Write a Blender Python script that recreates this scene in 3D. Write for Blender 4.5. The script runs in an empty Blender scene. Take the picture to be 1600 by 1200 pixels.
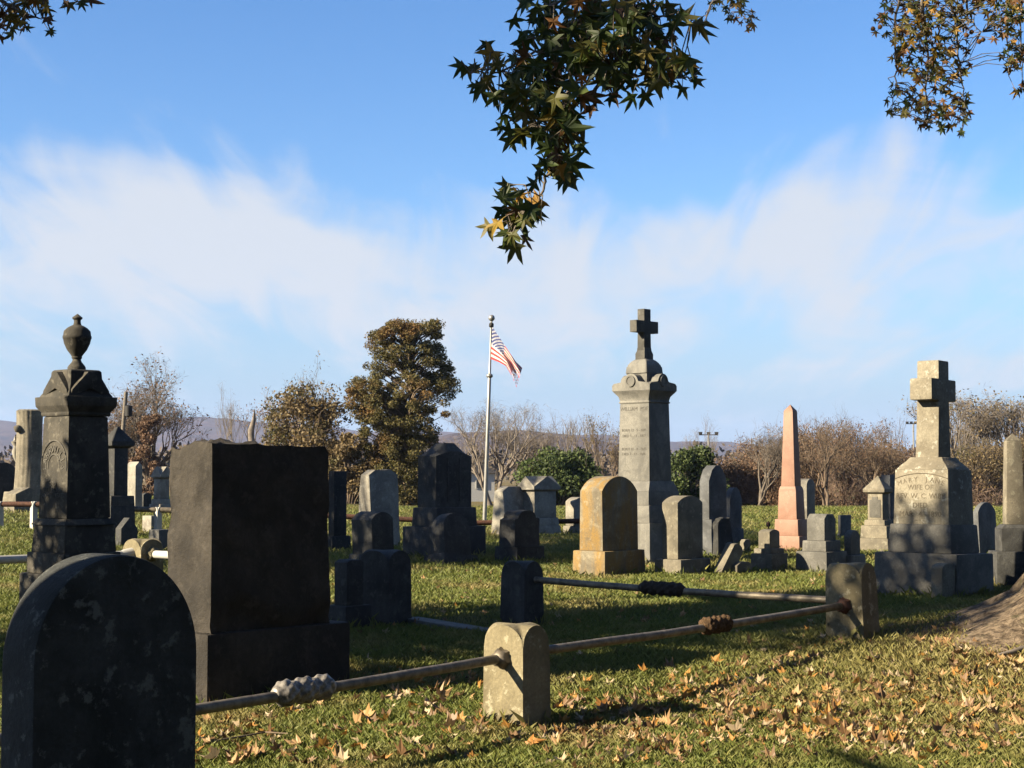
import bpy, bmesh, math, random
import numpy as np
from mathutils import Vector, Matrix, noise as mnoise
R = math.radians
random.seed(11); rng = np.random.default_rng(11)
sc = bpy.context.scene

# ------------------------------------------------------------------ camera, sky, sun, exposure
F = 2500.0                                   # focal length in pixels of the 1600 wide photograph
CAMZ = 1.6
PITCH = math.atan(140 / F)
cam_d = bpy.data.cameras.new('camera'); cam = bpy.data.objects.new('camera', cam_d)
sc.collection.objects.link(cam); sc.camera = cam
cam_d.sensor_width = 36; cam_d.lens = 36 * F / 1600; cam_d.clip_start = .1; cam_d.clip_end = 20000
cam.location = (0, 0, CAMZ); cam.rotation_euler = (R(90) + PITCH, 0, 0)

SUN_EL = R(26)
SUN_TRAVEL = Vector((.926, .378, 0)).normalized()          # horizontal way the light travels
TAN = math.tan(SUN_EL)
sun_d = bpy.data.lights.new('sun', 'SUN'); sun = bpy.data.objects.new('sun', sun_d); sc.collection.objects.link(sun)
sun_d.energy = 5.0; sun_d.angle = R(.5); sun_d.color = (1, .85, .61)
ldir = Vector((SUN_TRAVEL.x * math.cos(SUN_EL), SUN_TRAVEL.y * math.cos(SUN_EL), -math.sin(SUN_EL)))
sun.rotation_euler = ldir.to_track_quat('-Z', 'Y').to_euler(); sun.location = (-40, -16, 25)

world = bpy.data.worlds.new('World'); sc.world = world; world.use_nodes = True

def build_world():
    nt = world.node_tree; N = nt.nodes; L = nt.links; N.clear()
    def nd(t, **k):
        n = N.new(t)
        for a, b in k.items(): setattr(n, a, b)
        return n
    def mth(op, a, b=None, c=None, clamp=False):
        n = nd('ShaderNodeMath', operation=op, use_clamp=clamp)
        for i, v in enumerate((a, b, c)):
            if v is None: continue
            if isinstance(v, (int, float)): n.inputs[i].default_value = v
            else: L.new(v, n.inputs[i])
        return n.outputs[0]
    def vm(op, a, b=None):
        n = nd('ShaderNodeVectorMath', operation=op)
        for i, v in enumerate((a, b)):
            if v is None: continue
            if isinstance(v, tuple): n.inputs[i].default_value = v
            else: L.new(v, n.inputs[i])
        return n
    out = nd('ShaderNodeOutputWorld'); bg = nd('ShaderNodeBackground'); L.new(bg.outputs[0], out.inputs[0])
    sky = nd('ShaderNodeTexSky', sky_type='NISHITA', sun_disc=False)
    sky.sun_elevation = SUN_EL
    sky.sun_rotation = math.atan2(-SUN_TRAVEL.x, -SUN_TRAVEL.y)
    sky.altitude = 100; sky.air_density = 1.0; sky.dust_density = .35; sky.ozone_density = 2.2
    tc = nd('ShaderNodeTexCoord'); d = tc.outputs['Generated']
    sep = nd('ShaderNodeSeparateXYZ'); L.new(d, sep.inputs[0])
    # thin high cloud, laid on a plane overhead so that it streaks towards the horizon
    zz = mth('ADD', mth('MAXIMUM', sep.outputs[2], 0.0), .16)
    cx = mth('DIVIDE', sep.outputs[0], zz); cy = mth('DIVIDE', sep.outputs[1], zz)
    comb = nd('ShaderNodeCombineXYZ'); L.new(cx, comb.inputs[0]); L.new(cy, comb.inputs[1])
    mp = nd('ShaderNodeMapping'); mp.inputs['Rotation'].default_value = (0, 0, R(-28)); mp.inputs['Scale'].default_value = (1.1, .55, 1)
    L.new(comb.outputs[0], mp.inputs[0])
    n1 = nd('ShaderNodeTexNoise'); n1.inputs['Scale'].default_value = 1.5; n1.inputs['Detail'].default_value = 7; n1.inputs['Roughness'].default_value = .52; n1.inputs['Distortion'].default_value = .7
    L.new(mp.outputs[0], n1.inputs['Vector'])
    mp2 = nd('ShaderNodeMapping'); mp2.inputs['Rotation'].default_value = (0, 0, R(35)); mp2.inputs['Scale'].default_value = (2.2, .5, 1)
    L.new(comb.outputs[0], mp2.inputs[0])
    n2 = nd('ShaderNodeTexNoise'); n2.inputs['Scale'].default_value = 2.3; n2.inputs['Detail'].default_value = 8; n2.inputs['Roughness'].default_value = .55; n2.inputs['Distortion'].default_value = 1.1
    L.new(mp2.outputs[0], n2.inputs['Vector'])
    base = mth('ADD', mth('MULTIPLY', n1.outputs['Fac'], .62), mth('MULTIPLY', n2.outputs['Fac'], .48))
    dens = mth('MULTIPLY', mth('SUBTRACT', base, .55), 4.2)
    # where this afternoon's banks of cloud stand (direction, half-widths, weight)
    for px, py, sx, sz, w in [(120, 320, 260, 70, .60), (400, 360, 200, 60, .42), (560, 440, 220, 60, .22), (60, 480, 300, 60, .12), (760, 450, 800, 66, .58),
                              (1260, 325, 95, 48, .55), (1085, 345, 26, 40, .42), (1190, 420, 180, 50, .26), (1430, 235, 60, 34, .42), (1400, 180, 22, 60, .16), (1490, 400, 140, 60, .36),
                              (980, 60, 560, 110, -.30), (500, 60, 500, 110, -.30), (1000, 270, 60, 60, -.25), (1130, 300, 22, 50, -.12), (650, 250, 90, 60, -.15), (1580, 130, 70, 120, -.25), (1570, 300, 40, 60, -.15), (1100, 585, 700, 30, .12), (1000, 548, 500, 14, -.16), (150, 590, 420, 30, -.10)]:
        c = ((px - 800) / F, 1, (740 - py) / F)
        v = vm('MULTIPLY', vm('SUBTRACT', d, tuple(Vector(c).normalized())).outputs[0], (F / sx, F / sx, F / sz))
        ln = vm('LENGTH', v.outputs[0]).outputs['Value']
        g = mth('MULTIPLY', mth('POWER', 2.718, mth('MULTIPLY', mth('MULTIPLY', ln, ln), -.5)), w)
        dens = mth('ADD', dens, g)
    mr = nd('ShaderNodeMapRange', interpolation_type='SMOOTHSTEP'); L.new(dens, mr.inputs[0])
    mr.inputs[1].default_value = -.10; mr.inputs[2].default_value = 1.05; mr.inputs[3].default_value = 0; mr.inputs[4].default_value = .95
    hz = nd('ShaderNodeMapRange', interpolation_type='SMOOTHSTEP'); L.new(sep.outputs[2], hz.inputs[0])
    hz.inputs[1].default_value = .0; hz.inputs[2].default_value = .18; hz.inputs[3].default_value = .92; hz.inputs[4].default_value = 0
    hs = nd('ShaderNodeHueSaturation'); hs.inputs['Saturation'].default_value = 1.22; hs.inputs['Value'].default_value = .80
    L.new(sky.outputs[0], hs.inputs['Color'])
    low = nd('ShaderNodeMixRGB'); L.new(hz.outputs[0], low.inputs[0]); tn = nd('ShaderNodeMixRGB', blend_type='MULTIPLY'); tn.inputs[0].default_value = 1; L.new(hs.outputs[0], tn.inputs[1]); tn.inputs[2].default_value = (.86, .97, 1.16, 1)
    L.new(tn.outputs[0], low.inputs[1]); low.inputs[2].default_value = LOWSKY
    mix = nd('ShaderNodeMixRGB'); L.new(mr.outputs[0], mix.inputs[0]); L.new(low.outputs[0], mix.inputs[1]); mix.inputs[2].default_value = CLOUD
    L.new(mix.outputs[0], bg.inputs[0]); bg.inputs[1].default_value = SKY_STRENGTH
SKY_STRENGTH = .05
CLOUD = (3.5, 3.72, 4.05, 1)
LOWSKY = (1.9, 2.65, 3.5, 1)
build_world()
sc.view_settings.view_transform = 'Standard'; sc.view_settings.look = 'None'; sc.view_settings.exposure = 2.05; sc.view_settings.gamma = 1
sc.view_settings.use_curve_mapping = False
sc.render.engine = 'CYCLES'
sc.cycles.use_denoising = True
sc.cycles.max_bounces = 6; sc.cycles.diffuse_bounces = 3; sc.cycles.transparent_max_bounces = 8; sc.cycles.volume_bounces = 0
sc.cycles.caustics_reflective = False; sc.cycles.caustics_refractive = False

# ------------------------------------------------------------------ pixel <-> place helpers
def ray(px, py):
    cx, cy = (px - 800) / F, (600 - py) / F
    c, s = math.cos(PITCH), math.sin(PITCH)
    return Vector((cx, -s * cy + c, c * cy + s))
def at(px, py, Y):
    d = ray(px, py); return Vector((0, 0, CAMZ)) + d * (Y / d.y)
def project(p):
    c, s = math.cos(PITCH), math.sin(PITCH)
    z = p[2] - CAMZ; dep = p[1] * c + z * s; up = -p[1] * s + z * c
    if dep <= .05: return None
    return 800 + F * p[0] / dep, 600 - F * up / dep
def sst(a, b, x):
    t = min(1, max(0, (x - a) / (b - a))); return t * t * (3 - 2 * t)
TREE_R = Vector((5.1, 13.1))
def gz(x, y):
    h = .18 * sst(9, 14, y) + .006 * max(0, min(y, 58) - 16)
    h += .35 * sst(-4, -12, x) * sst(22, 40, y)
    h -= 1.4 * sst(60, 85, y)
    d2 = (x - TREE_R.x) ** 2 + (y - TREE_R.y) ** 2
    h += .30 * math.exp(-d2 / (2 * 1.5 ** 2))
    if -14 < x < 16 and 3 < y < 45:
        h += .022 * mnoise.noise(Vector((x * .9, y * .9, 3))) + .012 * mnoise.noise(Vector((x * 3, y * 3, 8)))
    return h
def hit(px, py):
    d = ray(px, py); lo, t = 4.0, 4.0
    while t < 400:
        p = d * t
        if CAMZ + p.z < gz(p.x, p.y): break
        lo = t; t += .1
    hi = t
    for _ in range(30):
        m = (lo + hi) / 2; p = d * m
        if CAMZ + p.z < gz(p.x, p.y): hi = m
        else: lo = m
    p = d * hi; return Vector((p.x, p.y, CAMZ + p.z))

GRID = math.atan2(.735, .678)                # the graves' rows run this way

# ------------------------------------------------------------------ objects
COL = sc.collection
def tag(o, label=None, cat=None, group=None, kind=None):
    for k, v in (('label', label), ('category', cat), ('group', group), ('kind', kind)):
        if v: o[k] = v
    return o
def thing(name, label, cat, loc=(0, 0, 0), rz=0, group=None):
    o = bpy.data.objects.new(name, None); o.empty_display_size = .2; COL.objects.link(o)
    o.location = loc; o.rotation_euler = (0, 0, rz)
    return tag(o, label, cat, group)
def obj(name, me, mat=None, parent=None, smooth=None):
    if isinstance(me, bmesh.types.BMesh):
        bm = me; me = bpy.data.meshes.new(name); bm.normal_update(); bm.to_mesh(me); bm.free()
    if mat is not None and not me.materials: me.materials.append(mat)
    if smooth is not None and len(me.polygons):
        me.polygons.foreach_set('use_smooth', [True] * len(me.polygons))
        if smooth < 180: me.set_sharp_from_angle(angle=R(smooth))
    o = bpy.data.objects.new(name, me); COL.objects.link(o)
    if parent: o.parent = parent
    return o

# ------------------------------------------------------------------ materials
def mat_base(name):
    m = bpy.data.materials.new(name); m.use_nodes = True
    nt = m.node_tree; nt.nodes.clear()
    out = nt.nodes.new('ShaderNodeOutputMaterial'); b = nt.nodes.new('ShaderNodeBsdfPrincipled')
    nt.links.new(b.outputs[0], out.inputs[0])
    return m, nt, b, out
def c4(c): return (c[0], c[1], c[2], 1)
def ramp(nt, fac, p0, p1, a=0.0, b=1.0):
    n = nt.nodes.new('ShaderNodeMapRange'); n.interpolation_type = 'SMOOTHSTEP'
    n.inputs[1].default_value = p0; n.inputs[2].default_value = p1; n.inputs[3].default_value = a; n.inputs[4].default_value = b
    nt.links.new(fac, n.inputs[0]); return n.outputs[0]
def mixc(nt, fac, a, b, mode='MIX'):
    n = nt.nodes.new('ShaderNodeMixRGB'); n.blend_type = mode
    if isinstance(fac, (int, float)): n.inputs[0].default_value = fac
    else: nt.links.new(fac, n.inputs[0])
    for i, v in ((1, a), (2, b)):
        if isinstance(v, tuple): n.inputs[i].default_value = c4(v)
        else: nt.links.new(v, n.inputs[i])
    return n.outputs[0]
def ntex(nt, vec, scale, detail=5, rough=.6, mscale=None, dist=0):
    n = nt.nodes.new('ShaderNodeTexNoise'); n.inputs['Scale'].default_value = scale
    n.inputs['Detail'].default_value = detail; n.inputs['Roughness'].default_value = rough; n.inputs['Distortion'].default_value = dist
    if mscale:
        mp = nt.nodes.new('ShaderNodeMapping'); mp.inputs['Scale'].default_value = mscale
        nt.links.new(vec, mp.inputs[0]); vec = mp.outputs[0]
    nt.links.new(vec, n.inputs['Vector']); return n.outputs['Fac']
def stone(name, base, dark, spot=(.55, .52, .42), spot_amt=.25, streak=.5, bump=.35, fine=55, rough=.85, tint=None):
    base, dark, spot = (tuple(x * .39 for x in c) for c in (base, dark, spot))
    if tint: tint = tuple(x * .39 for x in tint[:3]) + (tint[3],)
    m, nt, b, out = mat_base(name)
    tc = nt.nodes.new('ShaderNodeTexCoord'); oi = nt.nodes.new('ShaderNodeObjectInfo')
    add = nt.nodes.new('ShaderNodeVectorMath'); add.operation = 'MULTIPLY_ADD'
    cmb = nt.nodes.new('ShaderNodeCombineXYZ')
    for i in range(3): nt.links.new(oi.outputs['Random'], cmb.inputs[i])
    nt.links.new(cmb.outputs[0], add.inputs[0]); add.inputs[1].default_value = (17, 29, 41); nt.links.new(tc.outputs['Object'], add.inputs[2])
    v = add.outputs[0]
    big = ntex(nt, v, 2.6, 6, .62, dist=.5)
    col = mixc(nt, ramp(nt, big, .36, .66), base, dark)
    st = ntex(nt, v, 1.0, 5, .65, (9, 9, .8))
    col = mixc(nt, ramp(nt, st, .50, .70, 0, streak), col, dark)
    if tint:
        col = mixc(nt, ramp(nt, ntex(nt, v, 1.0, 5, .6, (5, 5, 1.0), .6), .40, .60, 0, tint[3]), col, tuple(tint[:3]))
    fn = ntex(nt, v, fine, 4, .7)
    col = mixc(nt, ramp(nt, fn, .30, .70, .0, .55), col, tuple(x * .42 for x in base))
    md = ntex(nt, v, 11, 6, .7)
    grime = ntex(nt, v, 5.5, 6, .7, dist=.8)
    col = mixc(nt, ramp(nt, grime, .54, .70, 0, .55), col, tuple(x * .7 for x in dark))
    sp = ramp(nt, md, .55, .64, 0, spot_amt * 2.2)
    col = mixc(nt, sp, col, spot)
    nt.links.new(col, b.inputs['Base Color']); b.inputs['Roughness'].default_value = rough
    b.inputs['Specular IOR Level'].default_value = .25
    bp = nt.nodes.new('ShaderNodeBump'); bp.inputs['Strength'].default_value = bump; bp.inputs['Distance'].default_value = .02
    hh = mixc(nt, .5, fn, md); nt.links.new(hh, bp.inputs['Height']); nt.links.new(bp.outputs[0], b.inputs['Normal'])
    return m
def plain(name, col, rough=.7, var=.35, scale=20, metal=0, spec=.3, bump=0):
    col = tuple(x * .42 for x in col)
    m, nt, b, out = mat_base(name)
    tc = nt.nodes.new('ShaderNodeTexCoord')
    f = ntex(nt, tc.outputs['Object'], scale, 5, .65)
    nt.links.new(mixc(nt, ramp(nt, f, .3, .7, 0, 1), tuple(x * (1 - var) for x in col), tuple(min(1, x * (1 + var * .6)) for x in col)), b.inputs['Base Color'])
    b.inputs['Roughness'].default_value = rough; b.inputs['Metallic'].default_value = metal; b.inputs['Specular IOR Level'].default_value = spec
    if bump:
        bp = nt.nodes.new('ShaderNodeBump'); bp.inputs['Strength'].default_value = bump; bp.inputs['Distance'].default_value = .02
        nt.links.new(f, bp.inputs['Height']); nt.links.new(bp.outputs[0], b.inputs['Normal'])
    return m
def leafmat(name, c1, c2, trans=.35, rough=.6, c3=None, pscale=.6, spread=(.2, .8)):
    """two or three leaf colours: per-face 'tint' attribute and a slow noise through the crown; thin leaves let light through"""
    c1, c2 = tuple(x * .56 for x in c1), tuple(x * .56 for x in c2); c3 = c3 and tuple(x * .56 for x in c3)
    m, nt, b, out = mat_base(name)
    at_ = nt.nodes.new('ShaderNodeAttribute'); at_.attribute_name = 'tint'
    oi = nt.nodes.new('ShaderNodeObjectInfo')
    add = nt.nodes.new('ShaderNodeMath'); add.operation = 'ADD'; nt.links.new(at_.outputs['Fac'], add.inputs[0])
    mul = nt.nodes.new('ShaderNodeMath'); mul.operation = 'MULTIPLY'; mul.inputs[1].default_value = .0; nt.links.new(oi.outputs['Random'], mul.inputs[0])
    nt.links.new(mul.outputs[0], add.inputs[1])
    col = mixc(nt, add.outputs[0], c1, c2)
    if c3:
        tc = nt.nodes.new('ShaderNodeTexCoord')
        col = mixc(nt, ramp(nt, ntex(nt, tc.outputs['Object'], pscale, 4, .6), .5, .68, 0, .85), col, c3)
    nt.links.new(col, b.inputs['Base Color']); b.inputs['Roughness'].default_value = rough; b.inputs['Specular IOR Level'].default_value = .25
    if trans:
        t = nt.nodes.new('ShaderNodeBsdfTranslucent'); nt.links.new(col, t.inputs[0])
        mx = nt.nodes.new('ShaderNodeMixShader'); mx.inputs[0].default_value = trans
        nt.links.new(b.outputs[0], mx.inputs[1]); nt.links.new(t.outputs[0], mx.inputs[2]); nt.links.new(mx.outputs[0], out.inputs[0])
    return m
def leafone(name, c1, c2, trans=.3):
    """a single leaf object: its colour varies between leaves and blotches across each blade"""
    c1, c2 = tuple(x * .5 for x in c1), tuple(x * .5 for x in c2)
    m, nt, b, out = mat_base(name)
    oi = nt.nodes.new('ShaderNodeObjectInfo'); tc = nt.nodes.new('ShaderNodeTexCoord')
    f = ntex(nt, tc.outputs['Object'], 22, 4, .6)
    col = mixc(nt, oi.outputs['Random'], c1, c2)
    col = mixc(nt, ramp(nt, f, .45, .7, 0, .5), col, tuple(x * .45 for x in c2))
    nt.links.new(col, b.inputs['Base Color']); b.inputs['Roughness'].default_value = .55; b.inputs['Specular IOR Level'].default_value = .3
    t = nt.nodes.new('ShaderNodeBsdfTranslucent'); nt.links.new(col, t.inputs[0])
    mx = nt.nodes.new('ShaderNodeMixShader'); mx.inputs[0].default_value = trans
    nt.links.new(b.outputs[0], mx.inputs[1]); nt.links.new(t.outputs[0], mx.inputs[2]); nt.links.new(mx.outputs[0], out.inputs[0])
    return m

MT = {}
MT['tan'] = stone('tan_sandstone', (.44, .39, .29), (.20, .18, .14), (.56, .53, .40), .22, .45)
MT['mary'] = stone('pale_marble_with_lichen', (.50, .45, .34), (.30, .26, .19), (.62, .60, .50), .42, .35, .4, 40)
MT['grey'] = stone('grey_granite', (.30, .29, .26), (.16, .155, .14), (.40, .38, .33), .16, .45)
MT['cream'] = stone('cream_marble', (.62, .58, .48), (.34, .31, .26), (.72, .70, .62), .2, .35, .3)
MT['cross'] = stone('weathered_limestone', (.41, .395, .35), (.22, .216, .20), (.47, .455, .41), .10, .7, .25)
MT['crossgrey'] = stone('grey_cross_stone', (.22, .21, .185), (.10, .098, .09), (.30, .29, .26), .15, .6, .35)
MT['dark'] = stone('weathered_and_shaded_dark_stone', (.13, .13, .125), (.055, .056, .056), (.20, .20, .18), .2, .6, .5, 45)  # weathered dark stone; on posts and obelisk foot its tone stands for shade
MT['black'] = stone('very_dark_stone', (.085, .085, .08), (.035, .036, .036), (.16, .16, .145), .22, .6, .6, 45)  # near-black stone tone
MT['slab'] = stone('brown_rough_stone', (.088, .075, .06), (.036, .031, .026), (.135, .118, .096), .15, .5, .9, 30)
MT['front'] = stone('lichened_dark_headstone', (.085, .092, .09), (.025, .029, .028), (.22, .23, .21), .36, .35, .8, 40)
MT['yellow'] = stone('ochre_stained_stone', (.46, .40, .28), (.24, .20, .14), (.56, .50, .36), .2, .3, .35, 50, tint=(.50, .29, .06, .85))
MT['pink'] = stone('pink_granite', (.60, .34, .24), (.48, .26, .18), (.66, .42, .32), .12, .15, .1, 90, .6)
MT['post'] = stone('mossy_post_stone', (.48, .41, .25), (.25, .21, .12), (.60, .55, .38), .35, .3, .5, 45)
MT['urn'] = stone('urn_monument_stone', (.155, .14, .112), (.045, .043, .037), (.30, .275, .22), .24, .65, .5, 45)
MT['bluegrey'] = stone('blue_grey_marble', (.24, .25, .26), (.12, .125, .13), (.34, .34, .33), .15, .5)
MT['engrave'] = plain('engraved_weathered_stone', (.23, .195, .14), .9, .25, 30)  # darker weathered stone for the lettering
MT['engrave2'] = plain('engraved_grey_stone', (.19, .18, .16), .9, .25, 30)
MT['panel'] = stone('grey_panel_stone', (.24, .23, .20), (.15, .145, .13), (.3, .29, .26), .1, .3)
MT['pipe'] = plain('weathered_galvanised_pipe', (.30, .25, .18), .55, .55, 14, .35, .5)
MT['rust'] = plain('rusted_iron', (.17, .075, .045), .8, .5, 25)
MT['collar'] = plain('grey_cast_collar', (.34, .31, .27), .5, .7, 30, .2, .5, .15)
MT['moss'] = plain('brown_mossy_collar', (.16, .10, .055), .95, .6, 40, 0, .1, .8)
MT['darkcollar'] = plain('black_cast_collar', (.06, .045, .035), .8, .5, 40, .1, .3, .4)
MT['aluminium'] = plain('brushed_pole_metal', (.46, .45, .42), .45, .12, 6, .5, .5)
MT['white'] = plain('white_painted_stone', (.78, .76, .70), .7, .12, 9)
MT['wood'] = plain('grey_wood_pole', (.30, .26, .21), .9, .4, 18)
MT['iron'] = plain('black_iron', (.035, .033, .03), .7, .4, 20)
MT['twig'] = plain('grey_brown_bark', (.24, .20, .16), .95, .4, 3)
MT['twig2'] = plain('pale_bark', (.32, .27, .22), .95, .35, 3)
MT['twig3'] = plain('brown_bramble_bark', (.27, .20, .14), .95, .4, 2)
MT['houseroof'] = plain('grey_shingle', (.16, .15, .15), .9, .3, 4)
MT['glass'] = plain('dark_window_glass', (.05, .06, .07), .15, .2, 4, 0, .6)

def bark():
    m, nt, b, out = mat_base('furrowed_sweetgum_bark')
    tc = nt.nodes.new('ShaderNodeTexCoord')
    f = ntex(nt, tc.outputs['Object'], 1.0, 6, .65, (16, 16, 2.2), .4)
    g = ntex(nt, tc.outputs['Object'], 9, 5, .6)
    col = mixc(nt, ramp(nt, f, .35, .65), (.045, .033, .022), (.17, .13, .09))
    col = mixc(nt, ramp(nt, g, .55, .75, 0, .5), col, (.085, .09, .045))
    nt.links.new(col, b.inputs['Base Color']); b.inputs['Roughness'].default_value = .95; b.inputs['Specular IOR Level'].default_value = .1
    bp = nt.nodes.new('ShaderNodeBump'); bp.inputs['Strength'].default_value = 1; bp.inputs['Distance'].default_value = .05
    nt.links.new(f, bp.inputs['Height']); nt.links.new(bp.outputs[0], b.inputs['Normal'])
    return m
MT['bark'] = bark()

def ground_mat():
    m, nt, b, out = mat_base('lawn_soil_and_thatch')
    g = nt.nodes.new('ShaderNodeNewGeometry'); p = g.outputs['Position']
    big = ntex(nt, p, .55, 5, .6); fine = ntex(nt, p, 26, 5, .75); mid = ntex(nt, p, 4, 5, .65)
    col = mixc(nt, ramp(nt, big, .38, .62), (.055, .062, .018), (.095, .08, .032))
    col = mixc(nt, ramp(nt, mid, .5, .7, 0, .6), col, (.10, .075, .038))
    col = mixc(nt, ramp(nt, fine, .35, .65, 0, .65), col, (.022, .021, .009))
    # bare thatch spreading round the foot of the tree
    dist = nt.nodes.new('ShaderNodeVectorMath'); dist.operation = 'DISTANCE'; nt.links.new(p, dist.inputs[0]); dist.inputs[1].default_value = (TREE_R.x, TREE_R.y, .5)
    w = nt.nodes.new('ShaderNodeMath'); w.operation = 'MULTIPLY_ADD'; nt.links.new(mid, w.inputs[0]); w.inputs[1].default_value = 2.4; nt.links.new(dist.outputs['Value'], w.inputs[2])
    col = mixc(nt, ramp(nt, w.outputs[0], 2.6, 4.6, .95, 0), col, mixc(nt, ramp(nt, fine, .35, .65), (.06, .042, .022), (.16, .11, .06)))
    # far fields: dry autumn tan
    sp = nt.nodes.new('ShaderNodeSeparateXYZ'); nt.links.new(p, sp.inputs[0])
    col = mixc(nt, ramp(nt, sp.outputs[1], 58, 80), col, mixc(nt, ramp(nt, ntex(nt, p, .05, 4), .4, .6), (.15, .105, .055), (.08, .075, .03)))
    nt.links.new(col, b.inputs['Base Color']); b.inputs['Roughness'].default_value = .95; b.inputs['Specular IOR Level'].default_value = .05
    bp = nt.nodes.new('ShaderNodeBump'); bp.inputs['Strength'].default_value = .8; bp.inputs['Distance'].default_value = .04
    nt.links.new(fine, bp.inputs['Height']); nt.links.new(bp.outputs[0], b.inputs['Normal'])
    return m
def grass_mat():
    m, nt, b, out = mat_base('grass_blades')
    g = nt.nodes.new('ShaderNodeNewGeometry'); p = g.outputs['Position']
    at_ = nt.nodes.new('ShaderNodeAttribute'); at_.attribute_name = 'tint'
    big = ntex(nt, p, .8, 5, .65)
    col = mixc(nt, at_.outputs['Fac'], (.056, .086, .013), (.125, .140, .030))
    dry = mixc(nt, at_.outputs['Fac'], (.15, .125, .042), (.23, .18, .075))
    col = mixc(nt, ramp(nt, big, .46, .66, .10, .8), col, dry)
    ds = nt.nodes.new('ShaderNodeVectorMath'); ds.operation = 'DISTANCE'; nt.links.new(p, ds.inputs[0]); ds.inputs[1].default_value = (TREE_R.x - .6, TREE_R.y - 1.8, .3)
    wv = nt.nodes.new('ShaderNodeMath'); wv.operation = 'MULTIPLY_ADD'; nt.links.new(big, wv.inputs[0]); wv.inputs[1].default_value = 5; nt.links.new(ds.outputs['Value'], wv.inputs[2])
    col = mixc(nt, ramp(nt, wv.outputs[0], 3.2, 6.6, .75, 0), col, dry)
    nt.links.new(col, b.inputs['Base Color']); b.inputs['Roughness'].default_value = .6; b.inputs['Specular IOR Level'].default_value = .25
    t = nt.nodes.new('ShaderNodeBsdfTranslucent'); nt.links.new(col, t.inputs[0])
    mx = nt.nodes.new('ShaderNodeMixShader'); mx.inputs[0].default_value = .3
    nt.links.new(b.outputs[0], mx.inputs[1]); nt.links.new(t.outputs[0], mx.inputs[2]); nt.links.new(mx.outputs[0], out.inputs[0])
    return m

# ------------------------------------------------------------------ ground, hills
def axis(lo, hi, step, far, grow=1.22):
    a = list(np.arange(lo, hi + 1e-6, step)); s = step
    while a[-1] < far[1]: s *= grow; a.append(a[-1] + s)
    s = step
    while a[0] > far[0]: s *= grow; a.insert(0, a[0] - s)
    return a
def build_ground():
    xs = axis(-9, 9, .22, (-6500, 6500)); ys = axis(5, 34, .24, (-2500, 7000))
    nx, ny = len(xs), len(ys)
    v = [(x, y, gz(x, y)) for y in ys for x in xs]
    f = [(j * nx + i, j * nx + i + 1, (j + 1) * nx + i + 1, (j + 1) * nx + i) for j in range(ny - 1) for i in range(nx - 1)]
    me = bpy.data.meshes.new('ground'); me.from_pydata(v, [], f)
    o = obj('ground', me, ground_mat(), None, 180); tag(o, kind='structure')
build_ground()

def hill(name, Y, prof, mat, depth, seed):
    """a wooded ridge: prof gives (px, py) of its skyline as seen from the graves; it has a front slope, a crest and a back"""
    xs = np.linspace(-700, 2300, 300); rows = 14
    pxs = [p[0] for p in prof]; pys = [p[1] for p in prof]
    v, f = [], []
    for j in range(rows):
        t = j / (rows - 1) * 1.35
        for px in xs:
            top = CAMZ + (740 - np.interp(px, pxs, pys)) * Y / F
            prof_t = math.sin(min(t, 1) * math.pi / 2) if t <= 1 else math.cos((t - 1) * 1.6)
            x = (px - 800) / F * Y; y = Y - depth * (1 - t)
            n = mnoise.fractal(Vector((x * .0022, y * .0022, seed)), 1, 2, 5) * .16 + mnoise.noise(Vector((x * .02, y * .02, seed))) * .035
            v.append((x, y, -3 + (top + 3) * max(0, prof_t) * (1 + n * (1 if t < .98 else .25))))
    nx = len(xs)
    for j in range(rows - 1):
        for i in range(nx - 1): f.append((j * nx + i, j * nx + i + 1, (j + 1) * nx + i + 1, (j + 1) * nx + i))
    me = bpy.data.meshes.new(name); me.from_pydata(v, [], f)
    return tag(obj(name, me, mat, None, 180), kind='structure')
def hill_mat():
    m, nt, b, out = mat_base('autumn_woods_on_hill')
    g = nt.nodes.new('ShaderNodeNewGeometry'); p = g.outputs['Position']
    f = ntex(nt, p, .03, 6, .7, (1, .35, 1.6)); h = ntex(nt, p, .004, 4, .6)
    col = mixc(nt, ramp(nt, f, .3, .7), (.03, .024, .024), (.085, .058, .045))
    col = mixc(nt, ramp(nt, h, .45, .65, 0, .6), col, (.045, .042, .034))
    nt.links.new(col, b.inputs['Base Color']); b.inputs['Roughness'].default_value = 1; b.inputs['Specular IOR Level'].default_value = 0
    return m
HM = hill_mat()
hill('hill_ridge', 4200, [(-700, 650), (0, 655), (90, 664), (180, 668), (270, 667), (330, 661), (400, 661), (480, 668), (560, 675), (700, 680), (950, 678), (1040, 690), (1120, 692), (1180, 701), (1300, 712), (1500, 700), (2300, 690)], HM, 1500, 1.3)
hill('near_hill', 2300, [(-700, 736), (560, 732), (640, 700), (710, 680), (790, 673), (870, 677), (940, 690), (1010, 715), (1100, 732), (2300, 736)], HM, 900, 5.1)

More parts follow.
